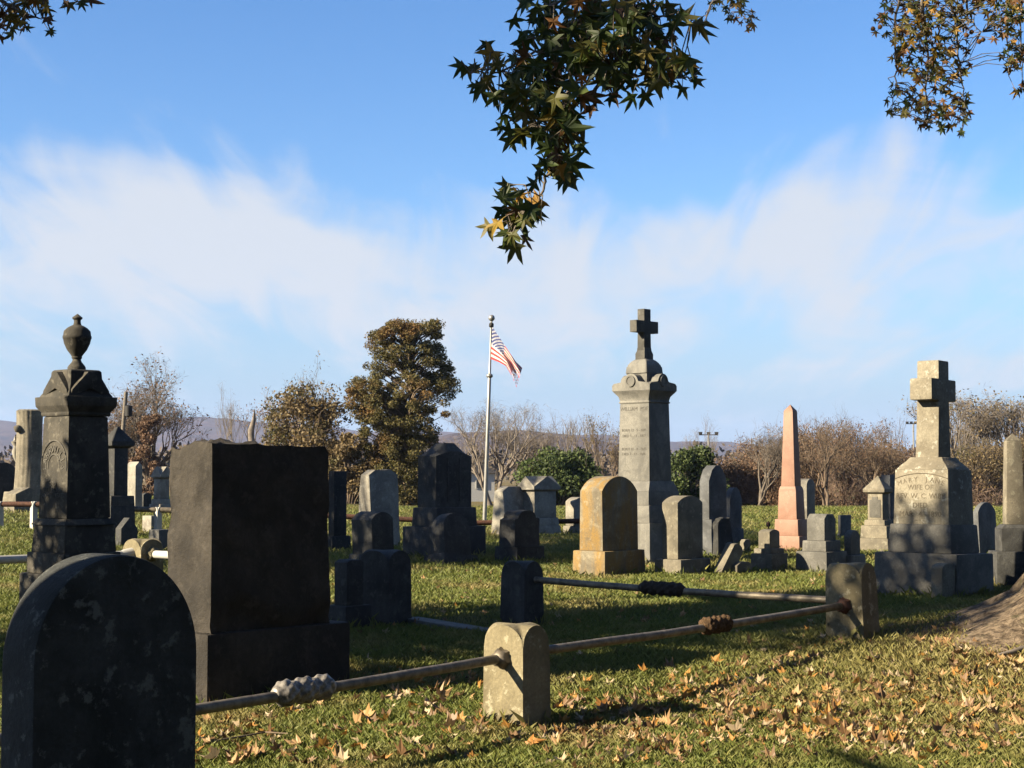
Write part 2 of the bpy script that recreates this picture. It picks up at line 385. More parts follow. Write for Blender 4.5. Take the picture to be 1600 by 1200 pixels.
# ------------------------------------------------------------------ mesh builders
def bm_bevel(bm, w, seg=2, ang=35):
    bm.normal_update()
    ed = [e for e in bm.edges if len(e.link_faces) == 2 and e.calc_face_angle(0) > R(ang)]
    if w > 0 and ed: bmesh.ops.bevel(bm, geom=ed, offset=w, segments=seg, affect='EDGES', profile=.6, clamp_overlap=True)
    return bm
def bm_frustum(a0, b0, z0, a1, b1, z1, bev=.012, cx=0, cy=0):
    bm = bmesh.new()
    lo = [bm.verts.new((cx + sx * a0 / 2, cy + sy * b0 / 2, z0)) for sx, sy in ((-1, -1), (1, -1), (1, 1), (-1, 1))]
    hi = [bm.verts.new((cx + sx * a1 / 2, cy + sy * b1 / 2, z1)) for sx, sy in ((-1, -1), (1, -1), (1, 1), (-1, 1))]
    bm.faces.new(lo[::-1]); bm.faces.new(hi)
    for i in range(4):
        j = (i + 1) % 4; bm.faces.new((lo[i], lo[j], hi[j], hi[i]))
    return bm_bevel(bm, bev)
def bm_loft(rings, bev=0):
    """square rings (a, b, z) stacked into one moulded block"""
    bm = bmesh.new(); prev = None; first = None
    for a, b, z in rings:
        r = [bm.verts.new((sx * a / 2, sy * b / 2, z)) for sx, sy in ((-1, -1), (1, -1), (1, 1), (-1, 1))]
        if prev:
            for i in range(4):
                j = (i + 1) % 4; bm.faces.new((prev[i], prev[j], r[j], r[i]))
        else: first = r
        prev = r
    bm.faces.new(first[::-1]); bm.faces.new(prev)
    return bm_bevel(bm, bev)
def profile_pts(W, z0, zs, zt, shape, n=14):
    h = zt - zs; w = W / 2
    if shape == 'flat': top = [(w, zt), (-w, zt)]
    elif shape == 'peak': top = [(w, zs), (.0, zt), (-w, zs)]
    elif shape == 'chamfer': top = [(w, zs), (w * .55, zt), (-w * .55, zt), (-w, zs)]
    elif shape == 'gothic':
        top = []
        for i in range(n + 1):
            t = i / n; top.append((w * math.cos(t * R(62)) / 1 * 1 - w * t * math.cos(R(62)) * 1.0, zs + h * math.sin(t * R(90))))
        top = top + [(-x, z) for x, z in top[::-1][1:]]
    elif shape == 'shoulder':
        top = [(w, zs), (w * .82, zs + h * .12)] + [(w * .72 * math.cos(math.pi * i / n), zs + h * .15 + h * .85 * math.sin(math.pi * i / n)) for i in range(n + 1)] + [(-w * .82, zs + h * .12), (-w, zs)]
    elif shape == 'hip':
        top = [(w, zs), (w * .62, zt - h * .28), (w * .2, zt), (-w * .2, zt), (-w * .62, zt - h * .28), (-w, zs)]
    else:
        top = [(w * math.cos(math.pi * i / n), zs + h * math.sin(math.pi * i / n) ** (1 if shape == 'round' else .9)) for i in range(n + 1)]
        if shape == 'arch':                      # segmental arch
            r = (w * w + h * h) / (2 * max(h, 1e-4)); a = math.asin(min(1, w / r))
            top = [(r * math.sin(a - 2 * a * i / n), zs + h - r + r * math.cos(a - 2 * a * i / n)) for i in range(n + 1)]
    return [(-w, z0), (w, z0)] + top
def bm_profile(pts, T, bev=.012, taper=1.0, zlo=None, zhi=None, along='Y'):
    """an outline in (width, height) given thickness T; thickness may taper upwards"""
    bm = bmesh.new()
    zs = [p[1] for p in pts]; zlo = min(zs); zhi = max(zs)
    def th(z): return T * (1 + (taper - 1) * (z - zlo) / (zhi - zlo)) / 2
    fr = [bm.verts.new((x, -th(z), z)) for x, z in pts]; bk = [bm.verts.new((x, th(z), z)) for x, z in pts]
    bm.faces.new(fr); bm.faces.new(bk[::-1])
    n = len(pts)
    for i in range(n):
        j = (i + 1) % n; bm.faces.new((fr[j], fr[i], bk[i], bk[j]))
    if along == 'X': bmesh.ops.rotate(bm, verts=bm.verts, cent=(0, 0, 0), matrix=Matrix.Rotation(R(90), 3, 'Z'))
    return bm_bevel(bm, bev, 2, 40)
def bm_height(a, b, z0, fn, n=20):
    """block whose top is fn(x, y) over the a by b footprint (x, y in -1..1)"""
    bm = bmesh.new(); g = {}
    for j in range(n + 1):
        for i in range(n + 1):
            x, y = -1 + 2 * i / n, -1 + 2 * j / n
            g[i, j] = bm.verts.new((x * a / 2, y * b / 2, z0 + fn(x, y)))
    for j in range(n):
        for i in range(n): bm.faces.new((g[i, j], g[i + 1, j], g[i + 1, j + 1], g[i, j + 1]))
    rim = [(i, 0) for i in range(n)] + [(n, j) for j in range(n)] + [(i, n) for i in range(n, 0, -1)] + [(0, j) for j in range(n, 0, -1)]
    low = {}
    for k in rim:
        v = g[k].co; low[k] = bm.verts.new((v.x, v.y, z0))
    m = len(rim)
    for q in range(m):
        k, k2 = rim[q], rim[(q + 1) % m]
        bm.faces.new((low[k], low[k2], g[k2], g[k]))
    bm.faces.new([low[k] for k in rim[::-1]])
    return bm
def bm_lathe(prof, n=28, cx=0, cy=0, wob=None):
    bm = bmesh.new(); prev = None
    for r, z in prof:
        ring = []
        for i in range(n):
            a = 2 * math.pi * i / n; rr = r * (1 + (wob(a, z) if wob else 0))
            ring.append(bm.verts.new((cx + rr * math.cos(a), cy + rr * math.sin(a), z)))
        if prev:
            for i in range(n):
                j = (i + 1) % n; bm.faces.new((prev[i], prev[j], ring[j], ring[i]))
        else: bm.faces.new(ring[::-1])
        prev = ring
    bm.faces.new(prev); return bm
def bm_tube(pts, rad, n=10, bm=None, wob=None):
    own = bm or bmesh.new(); prev = None; N = len(pts)
    for k, p in enumerate(pts):
        p = Vector(p); d = (Vector(pts[min(k + 1, N - 1)]) - Vector(pts[max(k - 1, 0)])).normalized()
        u = d.cross(Vector((0, 0, 1))) if abs(d.z) < .95 else d.cross(Vector((1, 0, 0))); u.normalize(); w = u.cross(d)
        r = rad[k] if hasattr(rad, '__len__') else rad
        ring = []
        for i in range(n):
            a = 2 * math.pi * i / n; rr = r * (1 + (wob(a, k) if wob else 0))
            ring.append(own.verts.new(p + u * (rr * math.cos(a)) + w * (rr * math.sin(a))))
        if prev:
            for i in range(n):
                j = (i + 1) % n; own.faces.new((prev[i], prev[j], ring[j], ring[i]))
        else: own.faces.new(ring[::-1])
        prev = ring
    own.faces.new(prev); return own
def roughen(bm, cuts, amp, scale, seed=0, weight=None):
    bmesh.ops.subdivide_edges(bm, edges=bm.edges[:], cuts=cuts, use_grid_fill=True)
    bm.normal_update()
    mv = []
    for v in bm.verts:
        w = weight(v) if weight else 1
        q = Vector(v.co) * scale + Vector((seed, seed * 2.3, seed * .7))
        d = mnoise.fractal(q, 1, 2, 4) + .5 * mnoise.cell(q * .8)
        mv.append(v.normal * (d * amp * w))
    for v, d in zip(bm.verts, mv): v.co += d
    return bm
def text_mesh(s, size, depth=.003):
    cu = bpy.data.curves.new('txt', 'FONT'); cu.body = s; cu.size = size; cu.extrude = depth; cu.align_x = 'CENTER'; cu.align_y = 'CENTER'; cu.resolution_u = 2
    o = bpy.data.objects.new('txt', cu); COL.objects.link(o); bpy.context.view_layer.update()
    me = bpy.data.meshes.new_from_object(o.evaluated_get(bpy.context.evaluated_depsgraph_get()))
    bpy.data.objects.remove(o); bpy.data.curves.remove(cu); return me

# ------------------------------------------------------------------ monuments, set out from their near corner on the ground
FEET = []
class Mon:
    def __init__(s, name, label, cat, xc, py, wl, wr, mat, turn=0, group=None, sink=.06):
        s.mat = MT[mat]; s.C = hit(xc, py); s.Y = s.C.y; s.phi = GRID + R(turn)
        t = (xc - 800) / F; S = F / s.Y; c, sn = math.cos(s.phi), math.sin(s.phi)
        s.kA = S * (c - t * sn); s.kB = S * (sn + t * c); s.S = S
        s.a, s.b = wr / s.kA, wl / s.kB
        ctr = Vector((s.C.x + c * s.a / 2 - sn * s.b / 2, s.C.y + sn * s.a / 2 + c * s.b / 2, s.C.z))
        s.root = thing(name, label, cat, ctr, s.phi, group); s.z = -sink; s.xc = xc; s.ctr = ctr; FEET.append((ctr.x, ctr.y, s.a, s.b, s.phi))
    def H(s, py):                      # height above the corner's ground of a pixel row
        return at(s.xc, py, s.Y + .0).z - s.C.z
    def part(s, name, bm, mat=None, smooth=35): return obj(name, bm, MT[mat] if mat else s.mat, s.root, smooth)
    def tier(s, name, top, wl, wr, wl2=None, wr2=None, bev=.012, mat=None, rough=0, cuts=7):
        z1 = s.H(top); a0, b0 = wr / s.kA, wl / s.kB
        a1, b1 = (wr2 or wr) / s.kA, (wl2 or wl) / s.kB
        bm = bm_frustum(a0, b0, s.z, a1, b1, z1, 0 if rough else bev)
        if rough: roughen(bm, cuts, rough, 5, random.random() * 50, lambda v: 1 if abs(v.normal.z) < .5 else .25)
        o = s.part(name, bm, mat, 50 if rough else 35); s.z = z1; return o
    def tablet(s, name, shoulder, top, wl, wr, shape, taper=1, mat=None, rough=0, bev=.012, along='Y'):
        a, b = wr / s.kA, wl / s.kB
        if along == 'Y': bm = bm_profile(profile_pts(a, s.z, s.H(shoulder), s.H(top), shape), b, 0 if rough else bev, taper)
        else: bm = bm_profile(profile_pts(b, s.z, s.H(shoulder), s.H(top), shape), a, 0 if rough else bev, taper, along='X')
        if rough:
            bmesh.ops.triangulate(bm, faces=[f for f in bm.faces if len(f.verts) > 4])
            roughen(bm, 3, rough, 5, random.random() * 50)
        o = s.part(name, bm, mat, 50 if rough else 35); s.z = s.H(top); return o
    def loft(s, name, rows, bev=.006, mat=None):
        o = s.part(name, bm_loft([(wr / s.kA, wl / s.kB, s.H(py)) for py, wl, wr in rows], bev), mat); s.z = s.H(rows[-1][0]); return o
    def letters(s, txt, zc, size, off, mat, yc=0, rot=0, depth=.003, parent=None):
        """cut letters on the face that looks down the row (local -X)"""
        me = text_mesh(txt, size, depth)
        M = Matrix(((0, 0, -1, -off), (-1, 0, 0, yc), (0, 1, 0, zc), (0, 0, 0, 1))) @ Matrix.Rotation(rot, 4, 'Z')
        me.transform(M); me.materials.clear()
        return obj('lettering', me, MT[mat], parent or s.root)
    def arch_letters(s, txt, zc, rad, size, off, mat, span, parent=None):
        n = len(txt)
        for i, ch in enumerate(txt):
            if ch == ' ': continue
            a = R(span) * (.5 - i / (n - 1)); me = text_mesh(ch, size)
            M = Matrix(((0, 0, -1, -off), (-1, 0, 0, rad * math.sin(a)), (0, 1, 0, zc + rad * math.cos(a)), (0, 0, 0, 1))) @ Matrix.Rotation(a, 4, 'Z')
            me.transform(M); me.materials.clear(); obj('letter', me, MT[mat], s.root)
    def lean(s, rx, ry): s.root.rotation_euler = (R(rx), R(ry), s.phi)

# --- the dark round-topped headstone closest to the camera
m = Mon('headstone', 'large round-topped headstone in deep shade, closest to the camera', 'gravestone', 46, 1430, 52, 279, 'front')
pts = profile_pts(m.a, -.08, m.H(1045), m.H(873), 'round', 30)
m.part('tablet', bm_profile(pts, m.b, .02), None, 30)

# --- the rough dark slab monument
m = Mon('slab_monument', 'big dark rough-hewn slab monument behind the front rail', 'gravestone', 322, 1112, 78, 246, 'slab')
m.tier('plinth', 992, 76, 242, bev=.02)
sa, sb = 200 / m.kA, 72 / m.kB
bm = bm_frustum(sa, sb, m.z, sa * .985, sb * .94, m.H(694), 0)
bmesh.ops.subdivide_edges(bm, edges=bm.edges[:], cuts=26, use_grid_fill=True); bm.normal_update()
mv = []
for v in bm.verts:
    q = Vector(v.co); side = abs(v.normal.x) > .6; top = v.normal.z > .4
    d = mnoise.fractal(q * 2.3 + Vector((3, 1, 7)), 1, 2, 5); cr = mnoise.fractal(q * 6 + Vector((9, 4, 2)), 1, 2, 4)
    amp = .024 if side else (.045 if top else .008)
    # the chipped hollows low on the face
    if v.normal.y < -.6:
        u, w = q.x / sa + .5, (q.z - m.z) / (m.H(694) - m.z)
        e = max(0, .13 + .06 * math.sin(u * 7) + .04 * mnoise.noise(q * 4) - w) * (1 if .12 < u < .95 else .3)
        mv.append(v.normal * (d * .016 + cr * .008) + Vector((0, min(.05, e * .5), 0))); continue
    mv.append(v.normal * (d * amp + cr * amp * .5) + (Vector((0, 0, -.05 * (q.x / sa + .5) + .03 * cr)) if top else Vector()))
for v, d in zip(bm.verts, mv): v.co += d
slab_o = m.part('slab', bm, None, 60); slab_o.location.x = -14 / m.kA

# --- the monument with the urn on top
m = Mon('urn_monument', 'tall stone monument with a round urn on top, at the left', 'monument', 102, 985, 72, 96, 'urn')
m.tier('base', 900, 76, 100, bev=.02)
m.tier('plinth', 866, 60, 92, bev=.015)
m.tier('pedestal', 822, 54, 84, 50, 80, bev=.012)
m.loft('moulding', [(822, 55, 86), (812, 47, 74)])
m.tier('shaft', 648, 46, 72, 41, 64, bev=.02)
zt = m.z; sh_a = 72 / m.kA
m.loft('cornice', [(648, 43, 67), (644, 45, 69), (642, 44, 68), (633, 51, 79), (631, 52, 80), (617, 53, 81)])
cap = m.loft('cap', [(617, 48, 73), (607, 41, 63), (596, 35, 54), (586, 33, 51), (576, 32, 50), (573, 28, 46)], .01)
aw = 60 / m.kA; zc0, zc1 = m.H(615), m.H(577)
for nm, rot_ in (('gable', 0), ('gable', 90)):
    w = (62 if rot_ == 0 else 40) / (m.kA if rot_ == 0 else m.kB)
    dd = (48 if rot_ == 0 else 74) / (m.kB if rot_ == 0 else m.kA)
    bm = bm_profile([(-w * .5, zc0), (-w * .40, zc0), (0, zc0 + (zc1 - zc0) * .30), (w * .40, zc0), (w * .5, zc0), (w * .47, zc0 + .05), (w * .06, zc1), (-w * .06, zc1), (-w * .47, zc0 + .05)][::1], dd * .94, .006)
    if rot_: bmesh.ops.rotate(bm, verts=bm.verts, cent=(0, 0, 0), matrix=Matrix.Rotation(R(90), 3, 'Z'))
    m.part(nm, bm)
S = m.S; z = m.H(574)
up = lambda py: m.H(py)
urn = m.part('urn', bm_lathe([(14 / S, z - .02), (14.5 / S, up(569)), (13 / S, up(566)), (8 / S, up(560)), (6.5 / S, up(556)), (8.5 / S, up(553)), (8 / S, up(551)), (10 / S, up(548)), (16 / S, up(540)), (20.5 / S, up(530)), (22 / S, up(523)), (22.8 / S, up(522)), (22.8 / S, up(518)), (22 / S, up(517)), (21 / S, up(510)), (16 / S, up(505)), (11 / S, up(502)), (6.5 / S, up(500)), (5.5 / S, up(496)), (5.5 / S, up(492)), (8 / S, up(490)), (8.2 / S, up(488)), (3 / S, up(484)), (.5 / S, up(482))], 32), None, 40)
off = 67.9 / m.kA / 2 + .001
zl = m.H(725)
m.arch_letters('LARRWILLS', zl - .02, .155, .085, off, 'engrave2', 190)
bm = bmesh.new()
for rad_, rr in ((.215, 1), (.10, 1)):
    pts = [(-off, rad_ * math.cos(R(a)), zl - .02 + rad_ * 1.12 * math.sin(R(a))) for a in range(-10, 191, 10)]
    bm_tube(pts, .006, 5, bm)
m.part('arch_rim', bm, 'engrave2')
for k, (py, tx) in enumerate(((757, 'DIED'), (766, 'SEPT. 14, 1881'), (775, 'AGED 61 YEARS'))):
    m.letters(tx, m.H(py), .055, 70.5 / m.kA / 2, 'engrave2')

# --- central monument with the cross
m = Mon('cross_monument', 'tall pale monument with domed cap and dark cross, behind the yellow-stained stone', 'monument', 1016, 884, 78, 62, 'cross')
m.tier('base', 818, 78, 62, 74, 59, rough=.035)
m.tier('plinth', 790, 68, 54, 66, 53, bev=.015)
m.tier('pedestal', 768, 62, 50, 61, 49, bev=.012)
m.loft('moulding', [(768, 60, 48), (760, 57, 43), (752, 53, 37.5)])
m.tier('shaft', 628, 50.5, 35.5, 46.5, 32.5, bev=.012)
sh0, sh1 = m.H(752), m.H(628); sa0, sa1 = 35.5 / m.kA, 32.5 / m.kA
m.loft('cornice', [(628, 47, 33.5), (626, 49, 34.5), (624, 46, 33), (617, 49, 35), (610, 58, 41.5), (608, 60, 43)])
ca, cb = 43.5 / m.kA, 60.5 / m.kB; zc = m.z; hh = m.H(581) - m.z
def pediment(t):
    t = abs(t); base_ = .42 - .0 * t
    sh = base_ + (.18 * (1 - t) if t > .45 else .18 * .55)
    ro = math.sqrt(max(0, .40 ** 2 - t * t)) * 1.45 + .42 if t < .40 else 0
    return max(sh * (1 if t < .9 else 1 - (t - .9) * 2.5), ro)
m.part('cap', bm_height(ca, cb, zc, lambda x, y: hh * max(pediment(x) * (1 if abs(y) > .2 else 1), pediment(y)), 36), None, 40)
for s_, ax in ((-1, 0), (-1, 1)):
    r = hh * .34; bm = bm_lathe([(r * .9, 0), (r, .008), (r, .02), (r * .75, .022), (r * .72, .012), (.01, .012)], 20)
    rot = Matrix.Rotation(R(-90), 3, 'Y') if ax == 0 else Matrix.Rotation(R(90), 3, 'X')
    bmesh.ops.rotate(bm, verts=bm.verts, cent=(0, 0, 0), matrix=rot)
    bmesh.ops.translate(bm, verts=bm.verts, vec=(-ca / 2 if ax == 0 else 0, -cb / 2 if ax else 0, zc + hh * .56))
    m.part('roundel', bm)
zb = m.H(590); za = m.H(558); da, db = 27 / m.kA, 34 / m.kB
m.tier('dome_block', 579, 34, 26, 33, 25)
zb = m.H(579) - .005
m.part('dome', bm_height(da * 1.02, db * 1.02, zb, lambda x, y: (m.H(554) - zb) * math.sqrt(max(0, 1 - max(abs(x), abs(y)) ** 2.2)), 24), None, 60)
zs = m.H(560)
m.part('cross_foot', bm_loft([(14 / m.kA, 15 / m.kB, zs), (14 / m.kA, 15 / m.kB, m.H(548)), (11.5 / m.kA, 12.5 / m.kB, m.H(543)), (11 / m.kA, 12 / m.kB, m.H(538))], .006), 'crossgrey')
w = 10.5 / m.kA; arm = 35 / m.kA; z0, z1 = m.H(545), m.H(476); za0, za1 = m.H(514), m.H(495)
m.part('cross', bm_profile([(-w * .55, z0), (w * .55, z0), (w * .5, za0), (arm / 2, za0), (arm / 2, za1), (w * .5, za1), (w * .5, z1), (-w * .5, z1), (-w * .5, za1), (-arm / 2, za1), (-arm / 2, za0), (-w * .5, za0)], 11 / m.kB, .008), 'crossgrey')
for py, tx, sz in ((637, 'WILLIAM  POE', .085), (671, 'BORN 12 - 5 - 1871', .058), (680, 'DIED 5 - 11 - 1877', .058), (701, 'BORN 12 - 8 - 1873', .058), (709, 'DIED 7 - 11 - 1876', .058)):
    zz = m.H(py); f_ = (zz - sh0) / (sh1 - sh0)
    m.letters(tx, zz, sz, (sa0 + (sa1 - sa0) * f_) / 2 + .001, 'engrave2')

# --- lettered marble monument with the cross, at the right
m = Mon('cross_monument', 'lettered pale marble monument with block cross, lichen spotted, at the right', 'monument', 1496, 937, 136, 60, 'mary')
m.tier('base', 868, 136, 60, 134, 59, bev=.02, mat='grey')
m.tier('plinth', 822, 104, 46, 99, 43, bev=.02, mat='grey')
die = m.tier('die', 734, 90, 40, 86, 38, bev=.006)
d0, d1, dz0, dz1 = 90 / m.kA * 40 / 90, 38 / m.kA, m.H(822), m.H(734)
m.loft('cap', [(734, 84, 37), (732, 82, 36), (726, 72, 32), (720, 60, 28), (717, 56, 26), (714, 52, 24)], .01)
w = 16.5 / m.kA; bw = 38 / m.kB; z0, zt_ = m.H(716), m.H(557); za0, za1 = m.H(622), m.H(587); arm = 39 / m.kA
m.part('cross', bm_profile([(-w * .62, z0), (w * .62, z0), (w * .5, za0), (arm / 2, za0), (arm / 2, za1), (w * .5, za1), (w * .5, zt_), (-w * .5, zt_), (-w * .5, za1), (-arm / 2, za1), (-arm / 2, za0), (-w * .5, za0)], bw, .018, .94))
d0 = 40 / m.kA
def doff(z): return (d0 + (d1 - d0) * (z - dz0) / (dz1 - dz0)) / 2 + .0005
m.arch_letters('MARY JANE', m.H(750) - .86, .86, .082, doff(m.H(750)), 'engrave', 37)
for py, tx, sz in ((763, 'WIFE OF', .085), (777, 'REV. W. C. WIBE', .085), (792, 'DIED', .085), (806, 'MAR.  4.  1890', .088), (816, '~ + ~', .05)):
    m.letters(tx, m.H(py), sz, doff(m.H(py)), 'engrave', yc=.01)
bm = bmesh.new(); zc_ = m.H(750) - .86
bm_tube([(-doff(m.H(750)) - .001, .93 * math.sin(R(a)), zc_ + .93 * math.cos(R(a))) for a in range(-21, 22, 3)], .005, 4, bm)
m.part('arch_line', bm, 'engrave')
m.lean(0, 1.2)

# --- ordinary headstones: name, label, near-corner px, base py, base (wl, wr, top py), tablet (wl, wr, shoulder, top, shape), material, turn
def headstone(name, label, xc, py, base, tab, mat, turn=0, lean=None, bmat=None, rough=0, taper=1, mids=(), along='Y', cat='gravestone', group=None):
    f = base or (tab[0], tab[1], None)
    m = Mon(name, label, cat, xc, py, f[0], f[1], mat, turn, group)
    if base: m.tier('base', base[2], base[0], base[1], base[0] * .97, base[1] * .97, bev=.014, mat=bmat, rough=base[3] if len(base) > 3 else 0)
    for q, (wl, wr, top) in enumerate(mids): m.tier('plinth', top, wl, wr, wl * .97, wr * .97, bev=.012, mat=bmat)
    m.tablet('tablet', tab[2], tab[3], tab[0], tab[1], tab[4], taper, None, rough, along=along)
    if lean: m.lean(*lean)
    return m
HS = [
 ('headstone', 'thick arched headstone stained ochre yellow, on a stepped block base', 945, 903, (52, 66, 862), (37, 57, 768, 744, 'arch'), 'yellow'),
 ('headstone', 'sunlit tan arched headstone on a pale block base, right of the ochre one', 1064, 901, (43, 49, 875), (25, 40, 786, 775, 'arch'), 'tan'),
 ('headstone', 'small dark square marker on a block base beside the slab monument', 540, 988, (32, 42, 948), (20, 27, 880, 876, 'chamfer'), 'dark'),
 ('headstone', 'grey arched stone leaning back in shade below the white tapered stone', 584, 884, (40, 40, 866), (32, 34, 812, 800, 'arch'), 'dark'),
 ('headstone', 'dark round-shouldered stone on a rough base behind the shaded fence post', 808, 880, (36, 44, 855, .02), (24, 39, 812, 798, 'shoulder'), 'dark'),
 ('headstone', 'white rock-faced stone tapering upward, in front of the brown-green evergreen', 582, 856, None, (25, 45, 742, 734, 'chamfer'), 'cream'),
 ('headstone', 'cream stone with wide sloping lit side, right of the flagpole', 792, 838, None, (26, 42, 768, 760, 'chamfer'), 'cream'),
 ('headstone', 'small cream round-cornered stone left of the ochre stone', 897, 834, (18, 28, 822), (14, 23, 784, 777, 'arch'), 'cream'),
 ('headstone', 'tall narrow marble slab with pointed arch top, behind the tan arched stone', 1112, 868, (24, 30, 812, .03), (15, 28, 752, 727, 'hip'), 'bluegrey'),
 ('headstone', 'dark rough stone leaning on the right of the tall pointed marble slab', 1122, 872, None, (8, 22, 822, 808, 'arch'), 'black'),
 ('headstone', 'smaller pointed marble slab on a dark base, left of the pink obelisk', 1141, 852, (12, 22, 826), (9, 19, 780, 762, 'hip'), 'bluegrey'),
 ('marker_stone', 'tiny square marker alone in the grass left of the pink obelisk', 1163, 864, None, (7, 10, 847, 843, 'chamfer'), 'tan'),
 ('headstone', 'small two-step stone with rounded top standing in front of the pink obelisk', 1206, 895, (34, 26, 866), (18, 16, 832, 828, 'arch'), 'tan'),
 ('headstone', 'squat grey stone with three steps and blunt top, right of the white curved stone', 1292, 896, (50, 34, 863), (28, 18, 812, 804, 'chamfer'), 'grey'),
 ('headstone', 'small pointed stone close behind the squat three-step stone', 1330, 893, (20, 24, 868), (11, 15, 842, 829, 'gothic'), 'grey'),
 ('headstone', 'tall white curved-top stone touching the pink obelisk on its right', 1266, 858, (40, 18, 836), (26, 13, 760, 748, 'arch'), 'cream'),
 ('footstone', 'small round-topped footstone in front of the lettered marble monument', 1473, 939, None, (18, 22, 889, 881, 'round'), 'tan'),
 ('headstone', 'pale marble stone leaning behind the lettered marble monument', 1532, 872, None, (18, 28, 800, 785, 'arch'), 'bluegrey'),
 ('headstone', 'dark blue-grey polished stone among the brush behind the squat stone', 1312, 842, (4, 20, 834), (4, 17, 808, 805, 'flat'), 'bluegrey'),
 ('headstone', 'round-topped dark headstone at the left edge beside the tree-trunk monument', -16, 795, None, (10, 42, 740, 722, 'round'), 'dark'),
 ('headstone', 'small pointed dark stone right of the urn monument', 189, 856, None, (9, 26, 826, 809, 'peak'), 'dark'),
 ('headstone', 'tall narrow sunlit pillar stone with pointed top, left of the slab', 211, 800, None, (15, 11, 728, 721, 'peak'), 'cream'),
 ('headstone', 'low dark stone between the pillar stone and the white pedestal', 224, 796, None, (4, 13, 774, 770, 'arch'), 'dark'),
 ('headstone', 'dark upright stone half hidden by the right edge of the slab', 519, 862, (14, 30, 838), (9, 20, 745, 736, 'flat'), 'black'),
 ('headstone', 'low stone lying tilted beside the tan arched headstone', 1152, 899, None, (24, 24, 884, 879, 'chamfer'), 'tan'),
 ('marker_stone', 'low pale block in the grass left of the slab', 236, 834, None, (14, 10, 808, 806, 'flat'), 'cream'),
 ('marker_stone', 'low grey block just above the capped fence post, left of the slab', 248, 862, None, (16, 22, 829, 828, 'flat'), 'grey'),
]
for h in HS:
    kw = {}
    L_ = h[1]
    if 'three steps' in L_: kw['mids'] = ((38, 24, 846),)
    if 'two-step' in L_: kw['mids'] = ((27, 22, 858),)
    if 'ochre yellow' in L_: kw['taper'] = .93
    if 'leaning back' in L_: kw['lean'] = (0, -3)
    if 'rock-faced' in L_: kw.update(taper=.5, rough=.012)
    if 'wide sloping' in L_: kw.update(taper=.45)
    if 'dark rough' in L_: kw.update(rough=.03)
    if 'leaning behind' in L_: kw.update(taper=.35, lean=(2, 0))
    if 'rough base' in L_: kw.update(rough=.015)
    if 'pointed marble slab' in L_ or 'tall narrow marble' in L_: kw['bmat'] = 'bluegrey'
    headstone(*h, **kw)

# fallen leaning slab
m = Mon('headstone', 'narrow fallen stone leaning steeply beside the tan arched headstone', 'gravestone', 1128, 899, 14, 14, 'tan')
m.tablet('tablet', 850, 843, 14, 16, 'arch'); m.lean(8, 32)

# the tilted boulder-like stone in front of the dark monument
m = Mon('headstone', 'dark leaning stone with sloped face, in front of the large shaded monument', 'gravestone', 690, 884, 38, 68, 'dark')
m.tier('base', 870, 36, 60, 32, 54, rough=.03, cuts=5)
m.tablet('tablet', 822, 803, 24, 42, 'arch', .7); m.lean(-6, 5)

# large dark two-step monument, hipped top
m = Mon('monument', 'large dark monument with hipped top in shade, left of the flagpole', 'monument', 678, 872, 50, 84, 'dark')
m.tier('base', 824, 50, 84, bev=.02)
m.tier('plinth', 794, 40, 66, 38, 63, bev=.015)
ta, tb = 57 / m.kA, 29 / m.kB; zz0 = m.z; zsh = m.H(712) - zz0; zap = m.H(691) - zz0
def hip(x, y):
    gx = 1 - max(0, abs(x) - .25) / .75; gy = 1 - max(0, abs(y) - .3) / .7
    return zsh + (zap - zsh) * max(0, min(1, max(min(gx, 1) * (1 if abs(y) > .0 else 1), .0)) * min(1, .35 + gy))
m.part('die', bm_height(ta, tb, zz0, hip, 24), None, 30)
for o_ in (-.16, .16):
    m.part('panel_rib', bm_frustum(ta * .03, .02, zz0 + .1, ta * .03, .02, zz0 + zsh * .96, .003, ta * o_, -tb / 2))

# gabled monument (four gables) behind the cream stone
def gabled(label, xc, py, base, die, cap, mat, extra=None):
    m = Mon('pedestal_monument', label, 'monument', xc, py, base[0][0], base[0][1], mat)
    for k, (wl, wr, top) in enumerate(base): m.tier('base' if k == 0 else 'plinth', top, wl, wr, wl * .96, wr * .96, bev=.012)
    dw, dr, dtop = die; zb_ = m.z
    m.tier('die', dtop, dw, dr, dw * .97, dr * .97, bev=.01)
    zd = m.z
    m.loft('cornice', [(dtop, dw * 1.02, dr * 1.02), (dtop - cap[2] * .15, cap[0] * .93, cap[1] * .93), (dtop - cap[2] * .2, cap[0], cap[1]), (dtop - cap[2] * .4, cap[0], cap[1])])
    zc_ = m.z - .002; hh_ = m.H(cap[3]) - zc_
    m.part('roof', bm_height(cap[0] and cap[1] / m.kA, cap[0] / m.kB, zc_, (lambda x, y: hh_ * (.12 + .88 * max(1 - abs(x), 1 - abs(y)))) if cap[4] == 'cross' else (lambda x, y: hh_ * (.1 + .9 * (1 - max(abs(x), abs(y))))), 22), None, 30)
    return m, zb_, zd, dw, dr
gabled('cream monument with four-gabled roof behind the sloping stone and green bush', 836, 838, [(30, 42, 822), (27, 38, 808)], (20, 34, 766), (26, 42, 14, 744), 'cream') if False else None
m_, zb_, zd, dw, dr = gabled('cream monument with four-gabled roof in front of the green bush', 836, 838, [(30, 42, 822), (27, 38, 810)], (21, 35, 768), (27, 42, 14, 744, 'cross'), 'cream')
m_, zb_, zd, dw, dr = gabled('sunlit pedestal monument with pointed cap and inset grey panel, near the brush', 1388, 864, [(48, 18, 842), (42, 16, 822), (33, 13, 813)], (24, 10, 772), (34, 14, 14, 743, 'pyr'), 'tan')
pa = dr / m_.kA / 2; bw = dw / m_.kB
